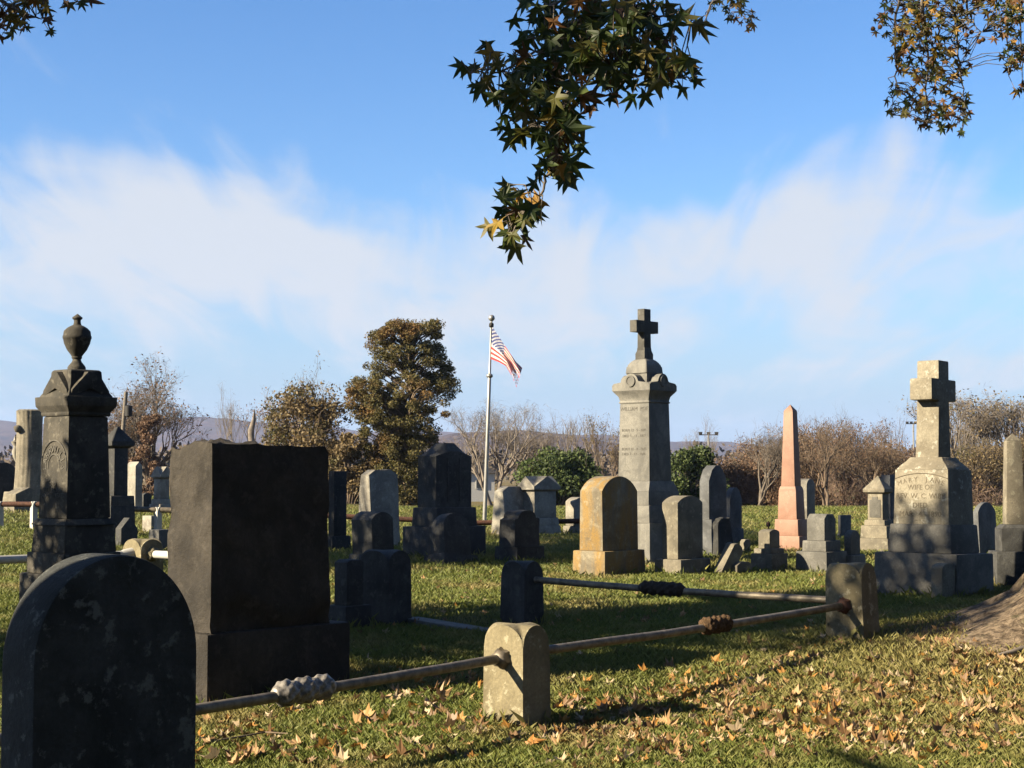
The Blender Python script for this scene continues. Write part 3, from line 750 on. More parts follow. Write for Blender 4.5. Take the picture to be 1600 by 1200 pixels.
m_.part('panel', bm_profile([(-bw * .36, zb_ + .04), (bw * .36, zb_ + .04), (bw * .36, zd - .10), (bw * .18, zd - .10), (bw * .18, zd - .05), (-bw * .18, zd - .05), (-bw * .18, zd - .10), (-bw * .36, zd - .10)], .012, .002, along='X'), 'panel').location.x = -pa
m_, zb_, zd, dw, dr = gabled('white pedestal monument with pointed cap peeping past the slab\'s left edge', 250, 800, [(18, 22, 788), (14, 18, 780)], (11, 14, 748), (15, 19, 10, 729, 'cross'), 'cream')
headstone('wide_headstone', 'wide dark blue-grey block behind the pedestal with the inset panel', 1392, 850, None, (14, 26, 745, 742, 'flat'), 'bluegrey')
m_, zb_, zd, dw, dr = gabled('dark capped monument half hidden behind the urn monument', 172, 838, [(20, 40, 790), (19, 38, 775)], (12, 22, 700), (18, 36, 20, 664, 'pyr'), 'dark')

# pink granite obelisk
m = Mon('obelisk', 'pink granite obelisk, tall and sunlit, in front of brown brush', 'obelisk', 1249, 862, 44, 20, 'pink')
m.tier('base', 838, 44, 20, bev=.01); m.tier('plinth', 812, 38, 17, 36, 16.5, bev=.01)
m.tier('pedestal', 766, 30, 13.5, 27, 12.4, bev=.008); m.loft('moulding', [(766, 27, 12.4), (760, 23.5, 11)])
m.tier('shaft', 641, 21.5, 10.2, 14.2, 7.2, bev=.006)
m.tier('pyramidion', 631, 14.2, 7.2, .6, .3, bev=0)
# obelisk at the right edge, turned towards the sun
m = Mon('obelisk', 'weathered tan obelisk at the right edge, its foot coloured dark as shadow', 'obelisk', 1556, 918, 14, 74, 'tan', -48)
m.tier('base', 862, 14, 70, bev=.015, mat='dark'); m.tier('plinth', 826, 11, 50, bev=.012, mat='dark'); m.loft('moulding', [(826, 11, 50), (820, 8, 36)], mat='dark')  # dark stone on the foot paints in the shadow lying over it
m.tier('shaft', 688, 6.5, 30, 5.5, 23, bev=.01); m.tier('pyramidion', 677, 5.5, 23, .3, .8, bev=0)

# stone tree-trunk monument with a carved bird
C = hit(44, 796)
t = thing('tree_trunk_monument', 'pale carved stone tree trunk with a scroll on its side, at the far left', 'monument', C, GRID)
S = F / C.y; Hh = lambda py: at(44, py, C.y).z - C.z
obj('base', bm_frustum(62 / S, 56 / S, -.06, 56 / S, 50 / S, Hh(768), .02), MT['tan'], t, 35)
wob = lambda a, z: .05 * abs(math.sin(a * 9 + .6 * math.sin(z * 3))) + .03 * mnoise.noise(Vector((a * 3, z * 2, 0)))
obj('trunk', bm_lathe([(21.5 / S, Hh(770)), (20 / S, Hh(750)), (19 / S, Hh(715)), (18.5 / S, Hh(680)), (19 / S, Hh(655)), (19.5 / S, Hh(642)), (16 / S, Hh(640))], 72, 0, 0, wob), MT['tan'], t, 60)
bm = bm_lathe([(.01, 0), (.09, .02), (.10, .10), (.06, .16), (.01, .2)], 14); bmesh.ops.rotate(bm, verts=bm.verts, cent=(0, 0, 0), matrix=Matrix.Rotation(R(-70), 3, 'Y')); bmesh.ops.translate(bm, verts=bm.verts, vec=(-17 / S, -.04, Hh(672)))
o_ = obj('knot', bm, MT['tan'], t, 60)
LX = Vector((-.70, .71, 0)) / S
bm = bm_tube([LX * 18 + Vector((0, 0, Hh(690))), LX * 21 + Vector((0, 0, Hh(684))), LX * 22.5 + Vector((0, 0, Hh(690))), LX * 20 + Vector((0, 0, Hh(698))), LX * 21.5 + Vector((0, 0, Hh(706))), LX * 20.5 + Vector((0, 0, Hh(714))), LX * 19 + Vector((0, 0, Hh(722)))], [.05, .09, .10, .07, .09, .07, .03], 8)
obj('carved_scroll', bm, MT['cream'], t, 60)
C = hit(20, 806); t2 = Mon('ledger_stone', 'low roofed tomb stone in front of the carved tree trunk', 'gravestone', 22, 802, 22, 50, 'tan')
t2.tier('base', 784, 22, 50); t2.tablet('tablet', 772, 762, 18, 42, 'peak')

# flat curb by the fence posts
c0, c1 = hit(640, 972), hit(770, 992)
d_ = (c1 - c0); o_ = obj('kerb_stone', bm_frustum(d_.length, .22, -.05, d_.length, .2, .045, .012), MT['grey'])
o_.location = (c0 + c1) / 2; o_.rotation_euler = (0, 0, math.atan2(d_.y, d_.x)); tag(o_, 'flat pale kerb stone set in the shaded grass between two fence posts', 'kerb stone')

# ------------------------------------------------------------------ post and pipe fences
PA, PB = .25, .33
AX, BX = Vector((.678, .735, 0)), Vector((-.735, .678, 0))
def post_bm(a=PA, b=PB, h=.64, sink=.12):
    r = 1.0
    f = lambda x, y: h + sink - .14 + .14 * max(math.sqrt(max(0, 1 - x * x)), math.sqrt(max(0, 1 - y * y)))
    bm = bm_height(a, b, -sink, f, 20)
    for v in bm.verts:
        q = v.co * 7; d = mnoise.fractal(q, 1, 2, 3) * .006
        v.co.x += d; v.co.y += mnoise.fractal(q + Vector((9, 9, 9)), 1, 2, 3) * .006
        w = 1 + .06 * sst(.35, .0, v.co.z); v.co.x *= w; v.co.y *= w
    return bm
def corner_post(xc, py, a=PA, b=PB):
    C = hit(xc, py); return C + AX * (a / 2) + BX * (b / 2)
def rail_between(parent, p, q, rad=.029, sag=.012, mat='pipe'):
    p, q = Vector(p), Vector(q); n = 22
    pts = [p.lerp(q, i / n) + Vector((0, 0, -sag * math.sin(math.pi * i / n) + .003 * mnoise.noise(p.lerp(q, i / n) * 2))) for i in range(n + 1)]
    return obj('rail', bm_tube(pts, rad, 14), MT[mat], parent, 60)
def collar(parent, c, d, mat, L=.42, r=.062, lobes=4):
    n = 64; pts = [Vector(c) + Vector(d) * (L * (i / n - .5)) for i in range(n + 1)]
    rr = []
    for i in range(n + 1):
        t = i / n; e = min(1, math.sin(math.pi * t) * 3.0)
        rr.append(.031 + (r - .031) * e * (.62 + .38 * abs(math.sin(math.pi * t * lobes))))
    wob = lambda a, k: (.20 * abs(math.sin(2 * a + k * .30)) ** .6 + .07 * math.sin(7 * a - k * .55) - .1) * min(1, 2 * math.sin(math.pi * k / n))
    bm = bm_tube(pts, rr, 40, None, wob)
    return obj('collar', bm, MT[mat], parent, 80)
def socket(parent, c, d, mat='rust', r=.06):
    bm = bm_tube([Vector(c) + Vector(d) * s for s in (-.01, .015, .03, .045, .06, .075)], [r, r * 1.05, r * .9, r * .95, r * .7, .03], 18, None, lambda a, k: .14 * math.sin(a * 6) * (k < 4))
    return obj('socket', bm, MT[mat], parent, 60)
P1 = corner_post(817, 1143); P2 = corner_post(1349, 1003); P3 = corner_post(822, 985)
fence = thing('plot_fence', 'grave plot fence of round-topped stone posts joined by old iron pipe rails', 'fence', (0, 0, 0))
for k, P in enumerate((P1, P2, P3)):
    o_ = obj('post', post_bm(h=.64 if k == 0 else .62, b=PB * (1 if k < 2 else .92)), MT['post'] if k < 2 else MT['dark'], fence, 40)  # rear post takes the dark stone, its shade put into the colour
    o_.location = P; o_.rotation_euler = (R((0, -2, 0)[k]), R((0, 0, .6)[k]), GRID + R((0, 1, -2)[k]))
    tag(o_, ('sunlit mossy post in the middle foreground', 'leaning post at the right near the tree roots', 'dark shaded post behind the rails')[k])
FEET += [(P.x, P.y, PA, PB, GRID) for P in (P1, P2, P3)]
P0 = P1 - AX * 4.1; P0.z = gz(P0.x, P0.y)
o_ = obj('post', post_bm(), MT['post'], fence, 40); o_.location = P0; o_.rotation_euler = (0, 0, GRID)
rh = .445
z1 = P1.z + rh
A1 = P1 - AX * (PA / 2); A1.z = at(775, 1028, A1.y).z
dirA = (at(315, 1104, 8.1) - A1).normalized()
r1 = rail_between(fence, A1 + dirA * .0, A1 + dirA * 4.0)
cpos = A1 + dirA * ((775 - 425) / (775 - 315) * (at(315, 1104, 8.1) - A1).length * .93)
collar(r1, cpos, dirA, 'collar', .44, .066, 3); socket(r1, A1, dirA, 'pipe')
B0 = P1 + AX * (PA / 2); B0.z = at(857, 1019, B0.y).z
B1 = P2 - AX * (PA / 2); B1.z = at(1322, 946, B1.y).z
r2 = rail_between(fence, B0, B1); dB = (B1 - B0).normalized()
collar(r2, B0.lerp(B1, .53), dB, 'moss', .34, .06, 3); socket(r2, B1, -dB, 'rust')
C0 = P2 + BX * (PB / 2); C0.z = at(1292, 938, C0.y).z
C1 = P3 - BX * (PB / 2); C1.z = at(850, 906, C1.y).z
r3 = rail_between(fence, C0, C1, .03); dC = (C1 - C0).normalized()
collar(r3, C0.lerp(C1, .55), dC, 'darkcollar', .44, .06, 5); socket(r3, C0, dC, 'collar', .055)

P5 = corner_post(604, 978)
f2 = thing('fence_post', 'dark round-topped fence post standing alone in shade beside the small square marker', 'post', P5, GRID + R(4))
obj('shaft', post_bm(h=.70, b=.40, a=.30), MT['dark'], f2, 40)  # same kind of post, darkened in colour for the shade it stands in
st = Vector((0, .2, .42)); bm = bm_tube([st, st + Vector((0, .3, 0))], .028, 10); obj('rail_stub', bm, MT['rust'], f2, 60)

P4 = corner_post(221, 938)
fl = thing('plot_fence', 'sunlit round-topped post with white capped rail left of the slab', 'fence', (0, 0, 0))
zt = at(228, 842, P4.y).z - P4.z
o_ = obj('post', post_bm(h=zt, b=.36, a=.30), MT['post'], fl, 40); o_.location = P4; o_.rotation_euler = (0, 0, GRID)
q0 = P4 - AX * .15; q0.z = at(186, 866, q0.y).z
rl = rail_between(fl, q0, q0 - AX * 3.2, .045, 0, 'white')
obj('cap', bm_tube([q0, q0 - AX * .10, q0 - AX * .2], [.075, .06, .02], 12), MT['white'], rl, 60)
q1 = P4 - BX * .18; q1.z = at(248, 866, q1.y).z
rl = rail_between(fl, q1, q1 - BX * 1.9, .045, 0, 'white')
socket(rl, q1, -BX, 'post', .075)
P6 = P4 - BX * 2.2; P6.z = gz(P6.x, P6.y)
o_ = obj('post', post_bm(h=zt, b=.36, a=.30), MT['post'], fl, 40); o_.location = P6; o_.rotation_euler = (0, 0, GRID)

# distant pipe rails behind the middle stones
def far_rail(label, pts, Y, postpx, mat):
    t = thing('pipe_rail_fence', label, 'fence', (0, 0, 0))
    P = [at(px, py, Y + dy) for px, py, dy in pts]
    for a, b in zip(P[:-1], P[1:]):
        rail_between(t, a, b, .055, 0, mat)
    for px, top, dy in postpx:
        p = at(px, top, Y + dy); g = gz(p.x, p.y)
        o = obj('post', post_bm(.11, .11, max(.3, p.z - g + .06)), MT['white'], t, 40); o.location = (p.x, p.y, g); o.rotation_euler = (0, 0, GRID)
far_rail('rusty pipe rail on short posts crossing behind the middle stones', [(500, 805, 0), (745, 817, .5), (960, 813, 1)], 34, [(568, 808, .1), (955, 811, 1)], 'rust')
far_rail('pipe rail on white posts at the left edge behind the urn monument', [(-40, 788, 0), (58, 788, 0), (140, 790, 0)], 33, [(0, 788, 0), (53, 788, 0)], 'rust')
far_rail('tan pipe rail behind the slab at its left edge', [(195, 795, 0), (330, 799, 0)], 32, [(247, 797, 0), (325, 797, 0)], 'pipe')

# rusty iron fence in front of the pink obelisk; black railing along the brush
def picket_fence(label, x0, x1, y0, y1, n, Y0, Y1, mat, tips):
    t = thing('iron_fence', label, 'fence')
    for fr in ((.12, .18) if tips else (.05, .8)):
        pass
    L0, L1 = at(x0, y1, Y0), at(x1, y1, Y1); g0, g1 = gz(L0.x, L0.y), gz(L1.x, L1.y); L0.z, L1.z = g0, g1
    h = at(x0, y0, Y0).z - g0
    for fr in (.30, .72):
        obj('rail', bm_tube([L0 + Vector((0, 0, h * fr)), L1 + Vector((0, 0, h * fr))], .018, 6), MT[mat], t, 60)
    for i in range(n):
        p = L0.lerp(L1, (i + .5) / n); bm = bmesh.new(); ln = Vector((.05 * math.sin(i * 2.1), 0, 0)) if tips else Vector()
        bm_tube([p + Vector((0, 0, -.03)), p + ln + Vector((0, 0, h * .9))], .012 if tips else .010, 5, bm)
        o = obj('picket', bm, MT[mat], t, 60)
        if tips:
            q = p + ln + Vector((0, 0, h * .86)); bm = bmesh.new()
            bm_tube([q, q + Vector((0, 0, .03)), q + Vector((0, 0, .06)), q + Vector((0, 0, .13))], [.012, .045, .05, .003], 6, bm); obj('spear_tip', bm, MT[mat], o, 40)
picket_fence('rusty leaning iron picket fence with spear tips in front of the pink obelisk', 1196, 1246, 820, 858, 5, 31.5, 30.5, 'rust', True)
picket_fence('thin black iron railing along the foot of the brown brush', 1150, 1375, 830, 850, 34, 44, 44, 'iron', False)

# ------------------------------------------------------------------ flagpole and flag
C = hit(757, 816); Yf = C.y; T = at(768, 501, Yf)
fp = thing('flagpole', 'slim pale metal flagpole leaning slightly right, behind the middle stones', 'flagpole', C)
top = T - C; rel = lambda t: top * t
obj('pole', bm_tube([rel(-.01), rel(.35), rel(.72), rel(.725), rel(1)], [.055, .05, .045, .034, .027], 12), MT['aluminium'], fp, 60)
obj('sleeve', bm_tube([rel(.715), rel(.72), rel(.73), rel(.735)], [.05, .085, .085, .05], 12), MT['aluminium'], fp, 60)
obj('truck', bm_tube([rel(.965), rel(.97), rel(.985), rel(.99)], [.03, .065, .065, .03], 10), MT['iron'], fp, 60)
bm = bmesh.new(); bmesh.ops.create_uvsphere(bm, u_segments=16, v_segments=10, radius=.085); bmesh.ops.translate(bm, verts=bm.verts, vec=rel(1.013)); obj('ball_finial', bm, MT['aluminium'], fp, 180)
def flag_mat():
    m, nt, b, out = mat_base('striped_flag_cloth')
    uv = nt.nodes.new('ShaderNodeUVMap'); sp = nt.nodes.new('ShaderNodeSeparateXYZ'); nt.links.new(uv.outputs[0], sp.inputs[0])
    def mth(op, a, bb=None):
        n = nt.nodes.new('ShaderNodeMath'); n.operation = op
        for i, v in enumerate((a, bb)):
            if v is None: continue
            if isinstance(v, (int, float)): n.inputs[i].default_value = v
            else: nt.links.new(v, n.inputs[i])
        return n.outputs[0]
    u, v = sp.outputs[0], sp.outputs[1]
    stripe = mth('LESS_THAN', mth('MODULO', mth('MULTIPLY', mth('SUBTRACT', 1, v), 13), 2), 1)
    col = mixc(nt, stripe, (.42, .40, .37), (.30, .022, .025))
    canton = mth('MULTIPLY', mth('LESS_THAN', u, .40), mth('GREATER_THAN', v, 6 / 13))
    # stars: dots on a staggered lattice
    sx = mth('MULTIPLY', u, 11 / .40); sy = mth('MULTIPLY', mth('SUBTRACT', v, 6 / 13), 9 / (7 / 13))
    par = mth('MODULO', mth('ADD', mth('FLOOR', sx), mth('FLOOR', sy)), 2)
    dx = mth('SUBTRACT', mth('FRACT', sx), .5); dy = mth('SUBTRACT', mth('FRACT', sy), .5)
    dot = mth('MULTIPLY', mth('LESS_THAN', mth('ADD', mth('MULTIPLY', dx, dx), mth('MULTIPLY', dy, dy)), .17), mth('LESS_THAN', par, .5))
    col = mixc(nt, canton, col, mixc(nt, dot, (.018, .028, .11), (.40, .40, .39)))
    nt.links.new(col, b.inputs['Base Color']); b.inputs['Roughness'].default_value = .8
    t = nt.nodes.new('ShaderNodeBsdfTranslucent'); nt.links.new(col, t.inputs[0]); mx = nt.nodes.new('ShaderNodeMixShader'); mx.inputs[0].default_value = .25
    nt.links.new(b.outputs[0], mx.inputs[1]); nt.links.new(t.outputs[0], mx.inputs[2]); nt.links.new(mx.outputs[0], out.inputs[0])
    return m
def build_flag():
    nu, nv = 44, 20; grid = {}; v, uvv, f = [], [], []
    # pixel path of the upper and lower edges, from hoist to fly, drooping and ragged at the end
    upx = [(769, 510), (781, 528), (794, 548), (806, 565), (816, 575)]; lox = [(767, 561), (780, 566), (791, 572), (800, 588), (807, 605)]
    def along(P, t):
        s = t * (len(P) - 1); i = min(int(s), len(P) - 2); k = s - i; return (P[i][0] * (1 - k) + P[i + 1][0] * k, P[i][1] * (1 - k) + P[i + 1][1] * k)
    for i in range(nu + 1):
        t = i / nu
        for j in range(nv + 1):
            w = j / nv
            a, b = along(lox, t), along(upx, t)
            px, py = a[0] * (1 - w) + b[0] * w, a[1] * (1 - w) + b[1] * w
            fold = -1.0 * t + .16 * t * math.sin(w * 9 + t * 5) + .2 * t * math.sin(w * 4 - 2)
            grid[i, j] = len(v); v.append(at(px, py, Yf - .03 + fold) - T); uvv.append((t, w))
    for i in range(nu):
        for j in range(nv):
            lim = .68 + .40 * (j / nv) + .10 * math.sin(j * 2.7) + .05 * math.sin(j * 5.1)
            if i / nu > lim and j < nv * .75 and (j + i // 2) % 3: continue
            f.append((grid[i, j], grid[i + 1, j], grid[i + 1, j + 1], grid[i, j + 1]))
    me = bpy.data.meshes.new('flag'); me.from_pydata([tuple(x) for x in v], [], f)
    ul = me.uv_layers.new(name='UVMap')
    for lp in me.loops: ul.data[lp.index].uv = uvv[lp.vertex_index]
    o = obj('flag', me, flag_mat(), None, 180); o.location = T
    tag(o, 'tattered red and white striped flag with starred blue canton, drooping from the pole', 'flag')
build_flag()

# ------------------------------------------------------------------ utility pole, sports lights, house
def pole(px, top, Y, rad, mat, name, label, lean=0):
    p = at(px, top, Y); g = gz(p.x, p.y)
    t = thing(name, label, 'pole', (p.x - lean, p.y, g))
    obj('shaft', bm_tube([(0, 0, -.1), (lean * .5, 0, (p.z - g) * .5), (lean, 0, p.z - g)], [rad * 1.2, rad, rad * .85], 8), MT[mat], t, 60); return t, p.z - g
t, h = pole(197, 612, 72, .10, 'wood', 'utility_pole', 'thin weathered utility pole rising beside the urn monument', .35)
bm = bm_lathe([(.02, 0), (.17, .05), (.17, .5), (.02, .56)], 10); bmesh.ops.translate(bm, verts=bm.verts, vec=(.5, -.1, h - 1.15)); obj('transformer', bm, MT['iron'], t, 40)
for px, top, Y, n, lab in ((1107, 678, 160, 3, 'sports field light pole rising behind the green bush right of the cross monument'), (1427, 661, 210, 4, 'sports field light bank behind the brush left of the lettered monument')):
    t, h = pole(px, top, Y, .12, 'aluminium', 'light_pole', lab)
    obj('crossarm', bm_frustum(1.9, .1, h - .14, 1.9, .1, h - .05, 0), MT['iron'], t)
    for k in range(n):
        obj('floodlight', bm_frustum(.3, .3, h - .05, .38, .25, h + .2, .02, -.8 + 1.6 * k / (n - 1)), MT['iron'], t, 35)
def house(px, py, Y, w, d, h, label):
    p = at(px, py, Y); g = gz(p.x, p.y); t = thing('house', label, 'house', (p.x, p.y, g), R(12))
    obj('wall', bm_frustum(w, d, -.2, w, d, h, 0), MT['white'], t)
    obj('roof', bm_profile([(-w / 2 - .3, h), (w / 2 + .3, h), (0, h + w * .32)], d + .6, 0), MT['houseroof'], t)
    for k in (-.25, .25):
        o = obj('window', bm_frustum(1.1, .06, h * .45, 1.1, .06, h * .8, 0, w * k, -d / 2 - .03), MT['white'], t)
        obj('pane', bm_frustum(.9, .03, h * .48, .9, .03, h * .77, 0, w * k, -d / 2 - .075), MT['glass'], o)
house(722, 770, 150, 5, 6, 2.6, 'small white house far off between the dark monument and the flagpole')

# ------------------------------------------------------------------ trees
STAR = []
def star_leaf(fold, curl, seed, val=.34):
    r_ = random.Random(seed)
    order = [(-22 - 4, .70), (38, .95), (90, 1.0), (142, .95), (202 + 4, .70)]; pts = [(0, -.16)]
    prev = None
    for a, l in order:
        a += r_.uniform(-5, 5); l *= 1 + r_.uniform(-.12, .12); w = r_.uniform(10, 14) * (1 + (val - .34) * 1.6)
        if prev is not None:
            mid = (prev + a) / 2; pts.append((val * math.cos(R(mid)), val * math.sin(R(mid))))
        for da, rr in ((-w, .62), (0, 1.0), (w, .62)): pts.append((l * rr * math.cos(R(a + da)), l * rr * math.sin(R(a + da))))
        prev = a
    ph = r_.uniform(0, 6.28)
    def zf(x, y): return fold * abs(x) + curl * (x * x + y * y) * (1 if y > 0 else .6) + .07 * math.sin(4 * x + 3 * y + ph) + r_.uniform(-.025, .025)
    v = [(0, .05, 0)] + [(x, y, zf(x, y)) for x, y in pts]
    n = len(pts); f = [(0, 1 + i, 1 + (i + 1) % n) for i in range(n)]
    me = bpy.data.meshes.new('leaf'); me.from_pydata(v, [], f); return me
LEAF_COL = {'green': leafone('dark_green_leaf', (.045, .080, .018), (.095, .130, .028), .38), 'olive': leafone('olive_leaf', (.13, .14, .03), (.20, .16, .04), .4),
            'yellow': leafone('yellow_leaf', (.42, .30, .04), (.50, .26, .05), .4), 'brown': leafone('russet_leaf', (.16, .08, .03), (.25, .12, .04), .3)}
LEAVES = {k: [] for k in LEAF_COL}
for k, mt in LEAF_COL.items():
    for s in range(8):
        me = star_leaf((-.25, .2, .45, .1, -.1, .7, -.5, .3)[s], (.05, -.25, .1, -.45, .3, .2, -.3, .5)[s], s); me.materials.append(mt); LEAVES[k].append(me)

class Twigs:
    """many thin tapering limbs gathered into one mesh"""
    def __init__(s): s.v = []; s.f = []
    def seg(s, p, q, r0, r1, n=3):
        d = (q - p); L = d.length
        if L < 1e-5: return
        d /= L; u = d.cross(Vector((0, 0, 1))) if abs(d.z) < .9 else d.cross(Vector((1, 0, 0))); u.normalize(); w = u.cross(d); b = len(s.v)
        for c, r in ((p, r0), (q, r1)):
            for i in range(n):
                a = 2 * math.pi * i / n; s.v.append(tuple(c + u * (r * math.cos(a)) + w * (r * math.sin(a))))
        for i in range(n):
            j = (i + 1) % n; s.f.append((b + i, b + j, b + n + j, b + n + i))
    def path(s, pts, r0, r1, n=4):
        k = len(pts) - 1
        for i in range(k): s.seg(Vector(pts[i]), Vector(pts[i + 1]), r0 + (r1 - r0) * i / k, r0 + (r1 - r0) * (i + 1) / k, n)
    def mesh(s, name):
        me = bpy.data.meshes.new(name); me.from_pydata(s.v, [], s.f); return me
def quads(name, P, size, rnd, droop=0.0, aspect=.6):
    """P: leaf centres; one small bent quad for each"""
    P = np.asarray(P, float); n = len(P)
    d = rnd.normal(size=(n, 3)); d[:, 2] -= droop; d /= np.linalg.norm(d, axis=1)[:, None]
    e = np.cross(d, rnd.normal(size=(n, 3))); e /= np.linalg.norm(e, axis=1)[:, None]
    s = (size * rnd.uniform(.6, 1.4, n))[:, None]
    v = np.empty((n, 4, 3)); v[:, 0] = P - d * s; v[:, 1] = P + e * s * aspect; v[:, 2] = P + d * s; v[:, 3] = P - e * s * aspect
    me = bpy.data.meshes.new(name); me.vertices.add(4 * n); me.vertices.foreach_set('co', v.ravel())
    me.loops.add(4 * n); me.loops.foreach_set('vertex_index', np.arange(4 * n, dtype=np.int32))
    me.polygons.add(n); me.polygons.foreach_set('loop_start', np.arange(0, 4 * n, 4, dtype=np.int32))
    me.update(calc_edges=True)
    a = me.attributes.new('tint', 'FLOAT', 'FACE'); a.data.foreach_set('value', rnd.uniform(0, 1, n).astype(np.float32))
    return me
def bare(seed, H, spread=.55, depth=5, trunk=.12, up=.35, first=.28, kids=(2, 3), stems=1, nseg=4):
    """skeleton of a leafless tree; returns trunk twigs, crown twigs and twig tips"""
    r_ = random.Random(seed); tr, cr, tips = Twigs(), Twigs(), []
    def go(p, d, L, rad, lev):
        pts = [p]; q = p.copy(); dd = d.copy()
        for i in range(nseg):
            dd = (dd + Vector((r_.gauss(0, .13), r_.gauss(0, .13), r_.gauss(.03, .08)))).normalized(); q = q + dd * (L / nseg); pts.append(q.copy())
        (tr if lev <= 1 else cr).path(pts, rad, rad * .62, 5 if lev == 0 else (4 if lev < 3 else 3))
        if lev >= depth: tips.append(q.copy()); return
        for k in range(r_.randint(*kids) + (1 if lev == 0 else 0)):
            t = r_.uniform(.45, 1) if k else 1.0
            b = pts[0].lerp(pts[-1], t) if t < 1 else pts[-1]
            if t < 1: i = min(int(t * nseg), nseg - 1); b = pts[i].lerp(pts[i + 1], t * nseg - i)
            a = r_.uniform(0, 2 * math.pi); s = r_.uniform(.5, 1.2) * spread
            nd = (dd + Vector((math.cos(a) * s, math.sin(a) * s, up * r_.uniform(-.2, 1)))).normalized()
            go(b, nd, L * r_.uniform(.62, .86), rad * r_.uniform(.5, .68), lev + 1)
    for k in range(stems):
        a = 2 * math.pi * k / max(1, stems) + r_.random()
        go(Vector((0, 0, -.1)), Vector((.25 * math.cos(a) * (stems > 1), .25 * math.sin(a) * (stems > 1), 1)).normalized(), H * first, trunk, 0)
    return tr, cr, tips
def place(px, base_y=None, Y=80):
    x = (px - 800) / F * Y; return Vector((x, Y, gz(x, Y)))
def bare_tree(label, px, top, Y, seed, mat='twig', leaves=None, name='bare_tree', wscale=1.0, leafn=4, leafsize=.055, group=None, **kw):
    p = place(px, Y=Y); hz_ = at(px, top, Y).z - p.z
    tr, cr, tips = bare(seed, hz_, **kw)
    zmax = max(t_.z for t_ in tips); k = hz_ / zmax
    t = thing(name, label, 'tree', p, 0, group); t.scale = (k * wscale, k * wscale, k)
    obj('trunk', tr.mesh('trunk'), MT[mat], t, 180); c = obj('crown', cr.mesh('crown'), MT[mat], t, 180); c['kind'] = 'stuff'
    rr = np.random.default_rng(seed + 900); P = np.array([[q.x, q.y, q.z] for q in tips])
    P = np.concatenate([P + rr.normal(size=P.shape) * np.array([.16, .16, .12]) for _ in range(2)])
    o = obj('fine_twigs', quads('fine_twigs', P, .17, rr, -.5, .035), MT[mat], t); o['kind'] = 'stuff'
    if leaves:
        rr = np.random.default_rng(seed); P = []
        for q in tips:
            for _ in range(leafn): P.append(np.array(q) + rr.normal(size=3) * .22)
        o = obj('foliage', quads('foliage', P, leafsize, rr), leaves, t); o['kind'] = 'stuff'
    return t
LM = {'russet': leafmat('thin_russet_leaves', (.20, .12, .07), (.30, .19, .11), .3), 'tanleaf': leafmat('dry_tan_leaves', (.17, .12, .06), (.30, .22, .10), .3, .6, (.09, .10, .03), .8),
      'cedar': leafmat('brown_green_cedar_foliage', (.095, .095, .030), (.20, .16, .055), .25, .8, (.26, .14, .05), .55),
      'bush': leafmat('green_shrub_foliage', (.065, .10, .028), (.12, .16, .045), .25, .7, (.04, .06, .02), .8),
      'shade': leafmat('sweetgum_crown_leaves', (.05, .075, .02), (.12, .11, .03), .25, .6, (.22, .15, .04), .5),
      'brush': leafmat('brown_brush_leaves', (.17, .10, .06), (.29, .185, .115), .2, .8), 'wood': leafmat('far_wood_crowns', (.09, .07, .05), (.15, .115, .085), 0, .9, (.07, .075, .035), .02),
      'pinkbrown': leafmat('pale_pinkish_twig_haze', (.26, .18, .14), (.34, .24, .18), .2, .8)}

bare_tree('bare tree with a few russet leaves on its right, behind the urn monument', 232, 556, 92, 3, 'twig', LM['russet'], spread=.5, depth=7, nseg=3, trunk=.17, stems=3, first=.22, wscale=1.15, leafn=1, leafsize=.055, kids=(2, 3))
bare_tree('slim bare sapling with two thin stems left of the brown bush', 366, 600, 100, 5, 'twig2', spread=.25, depth=5, trunk=.09, wscale=.6, stems=2)
bare_tree('pinkish leafless tree just left of the brown bush', 418, 606, 96, 8, 'twig', LM['pinkbrown'], spread=.6, depth=5, trunk=.1, stems=3, leafn=4, leafsize=.055, wscale=.9)
bare_tree('small open tree with clustered seed heads rising out of the brown bush', 508, 556, 84, 12, 'twig', LM['tanleaf'], spread=.42, depth=5, trunk=.09, leafn=2, leafsize=.05, wscale=.8)
bare_tree('broad grey leafless tree just right of the flagpole', 772, 624, 105, 21, 'twig2', spread=.5, depth=7, nseg=3, trunk=.16, stems=2, wscale=1.1, first=.24)
bare_tree('grey leafless tree between flagpole and green bush', 828, 640, 112, 24, 'twig2', spread=.5, depth=7, nseg=3, trunk=.14, stems=2, wscale=1.05, first=.24)
bare_tree('slender leafless tree, left of the pair beside the cross monument', 888, 636, 118, 27, 'twig2', spread=.36, depth=5, trunk=.14, wscale=.7)
bare_tree('slender crooked leafless tree nearest to the cross monument\'s left side', 922, 640, 116, 31, 'twig2', spread=.36, depth=5, trunk=.14, wscale=.7)
bare_tree('tan dry-leaved young tree touching the cross monument\'s left edge', 950, 652, 100, 33, 'twig3', LM['tanleaf'], spread=.3, depth=5, trunk=.1, wscale=.6, leafn=5, stems=2)
bare_tree('thin upright bare tree beside the distant light pole', 1096, 645, 110, 36, 'twig2', spread=.22, depth=5, trunk=.09, wscale=.6, stems=2)
bare_tree('thin bare tree between the brown brush and the lettered monument', 1402, 648, 100, 39, 'twig', spread=.28, depth=5, trunk=.1, wscale=.7)
bare_tree('tall leafless tree behind the right-hand obelisk', 1560, 606, 84, 41, 'twig2', LM['tanleaf'], spread=.45, depth=7, nseg=3, trunk=.17, stems=3, wscale=1.15, leafn=1, leafsize=.045, first=.22)
bare_tree('leafless tree just right of the lettered monument\'s cross', 1508, 632, 92, 44, 'twig2', LM['tanleaf'], spread=.45, depth=7, nseg=3, trunk=.14, stems=2, wscale=1.0, leafn=1, leafsize=.045)
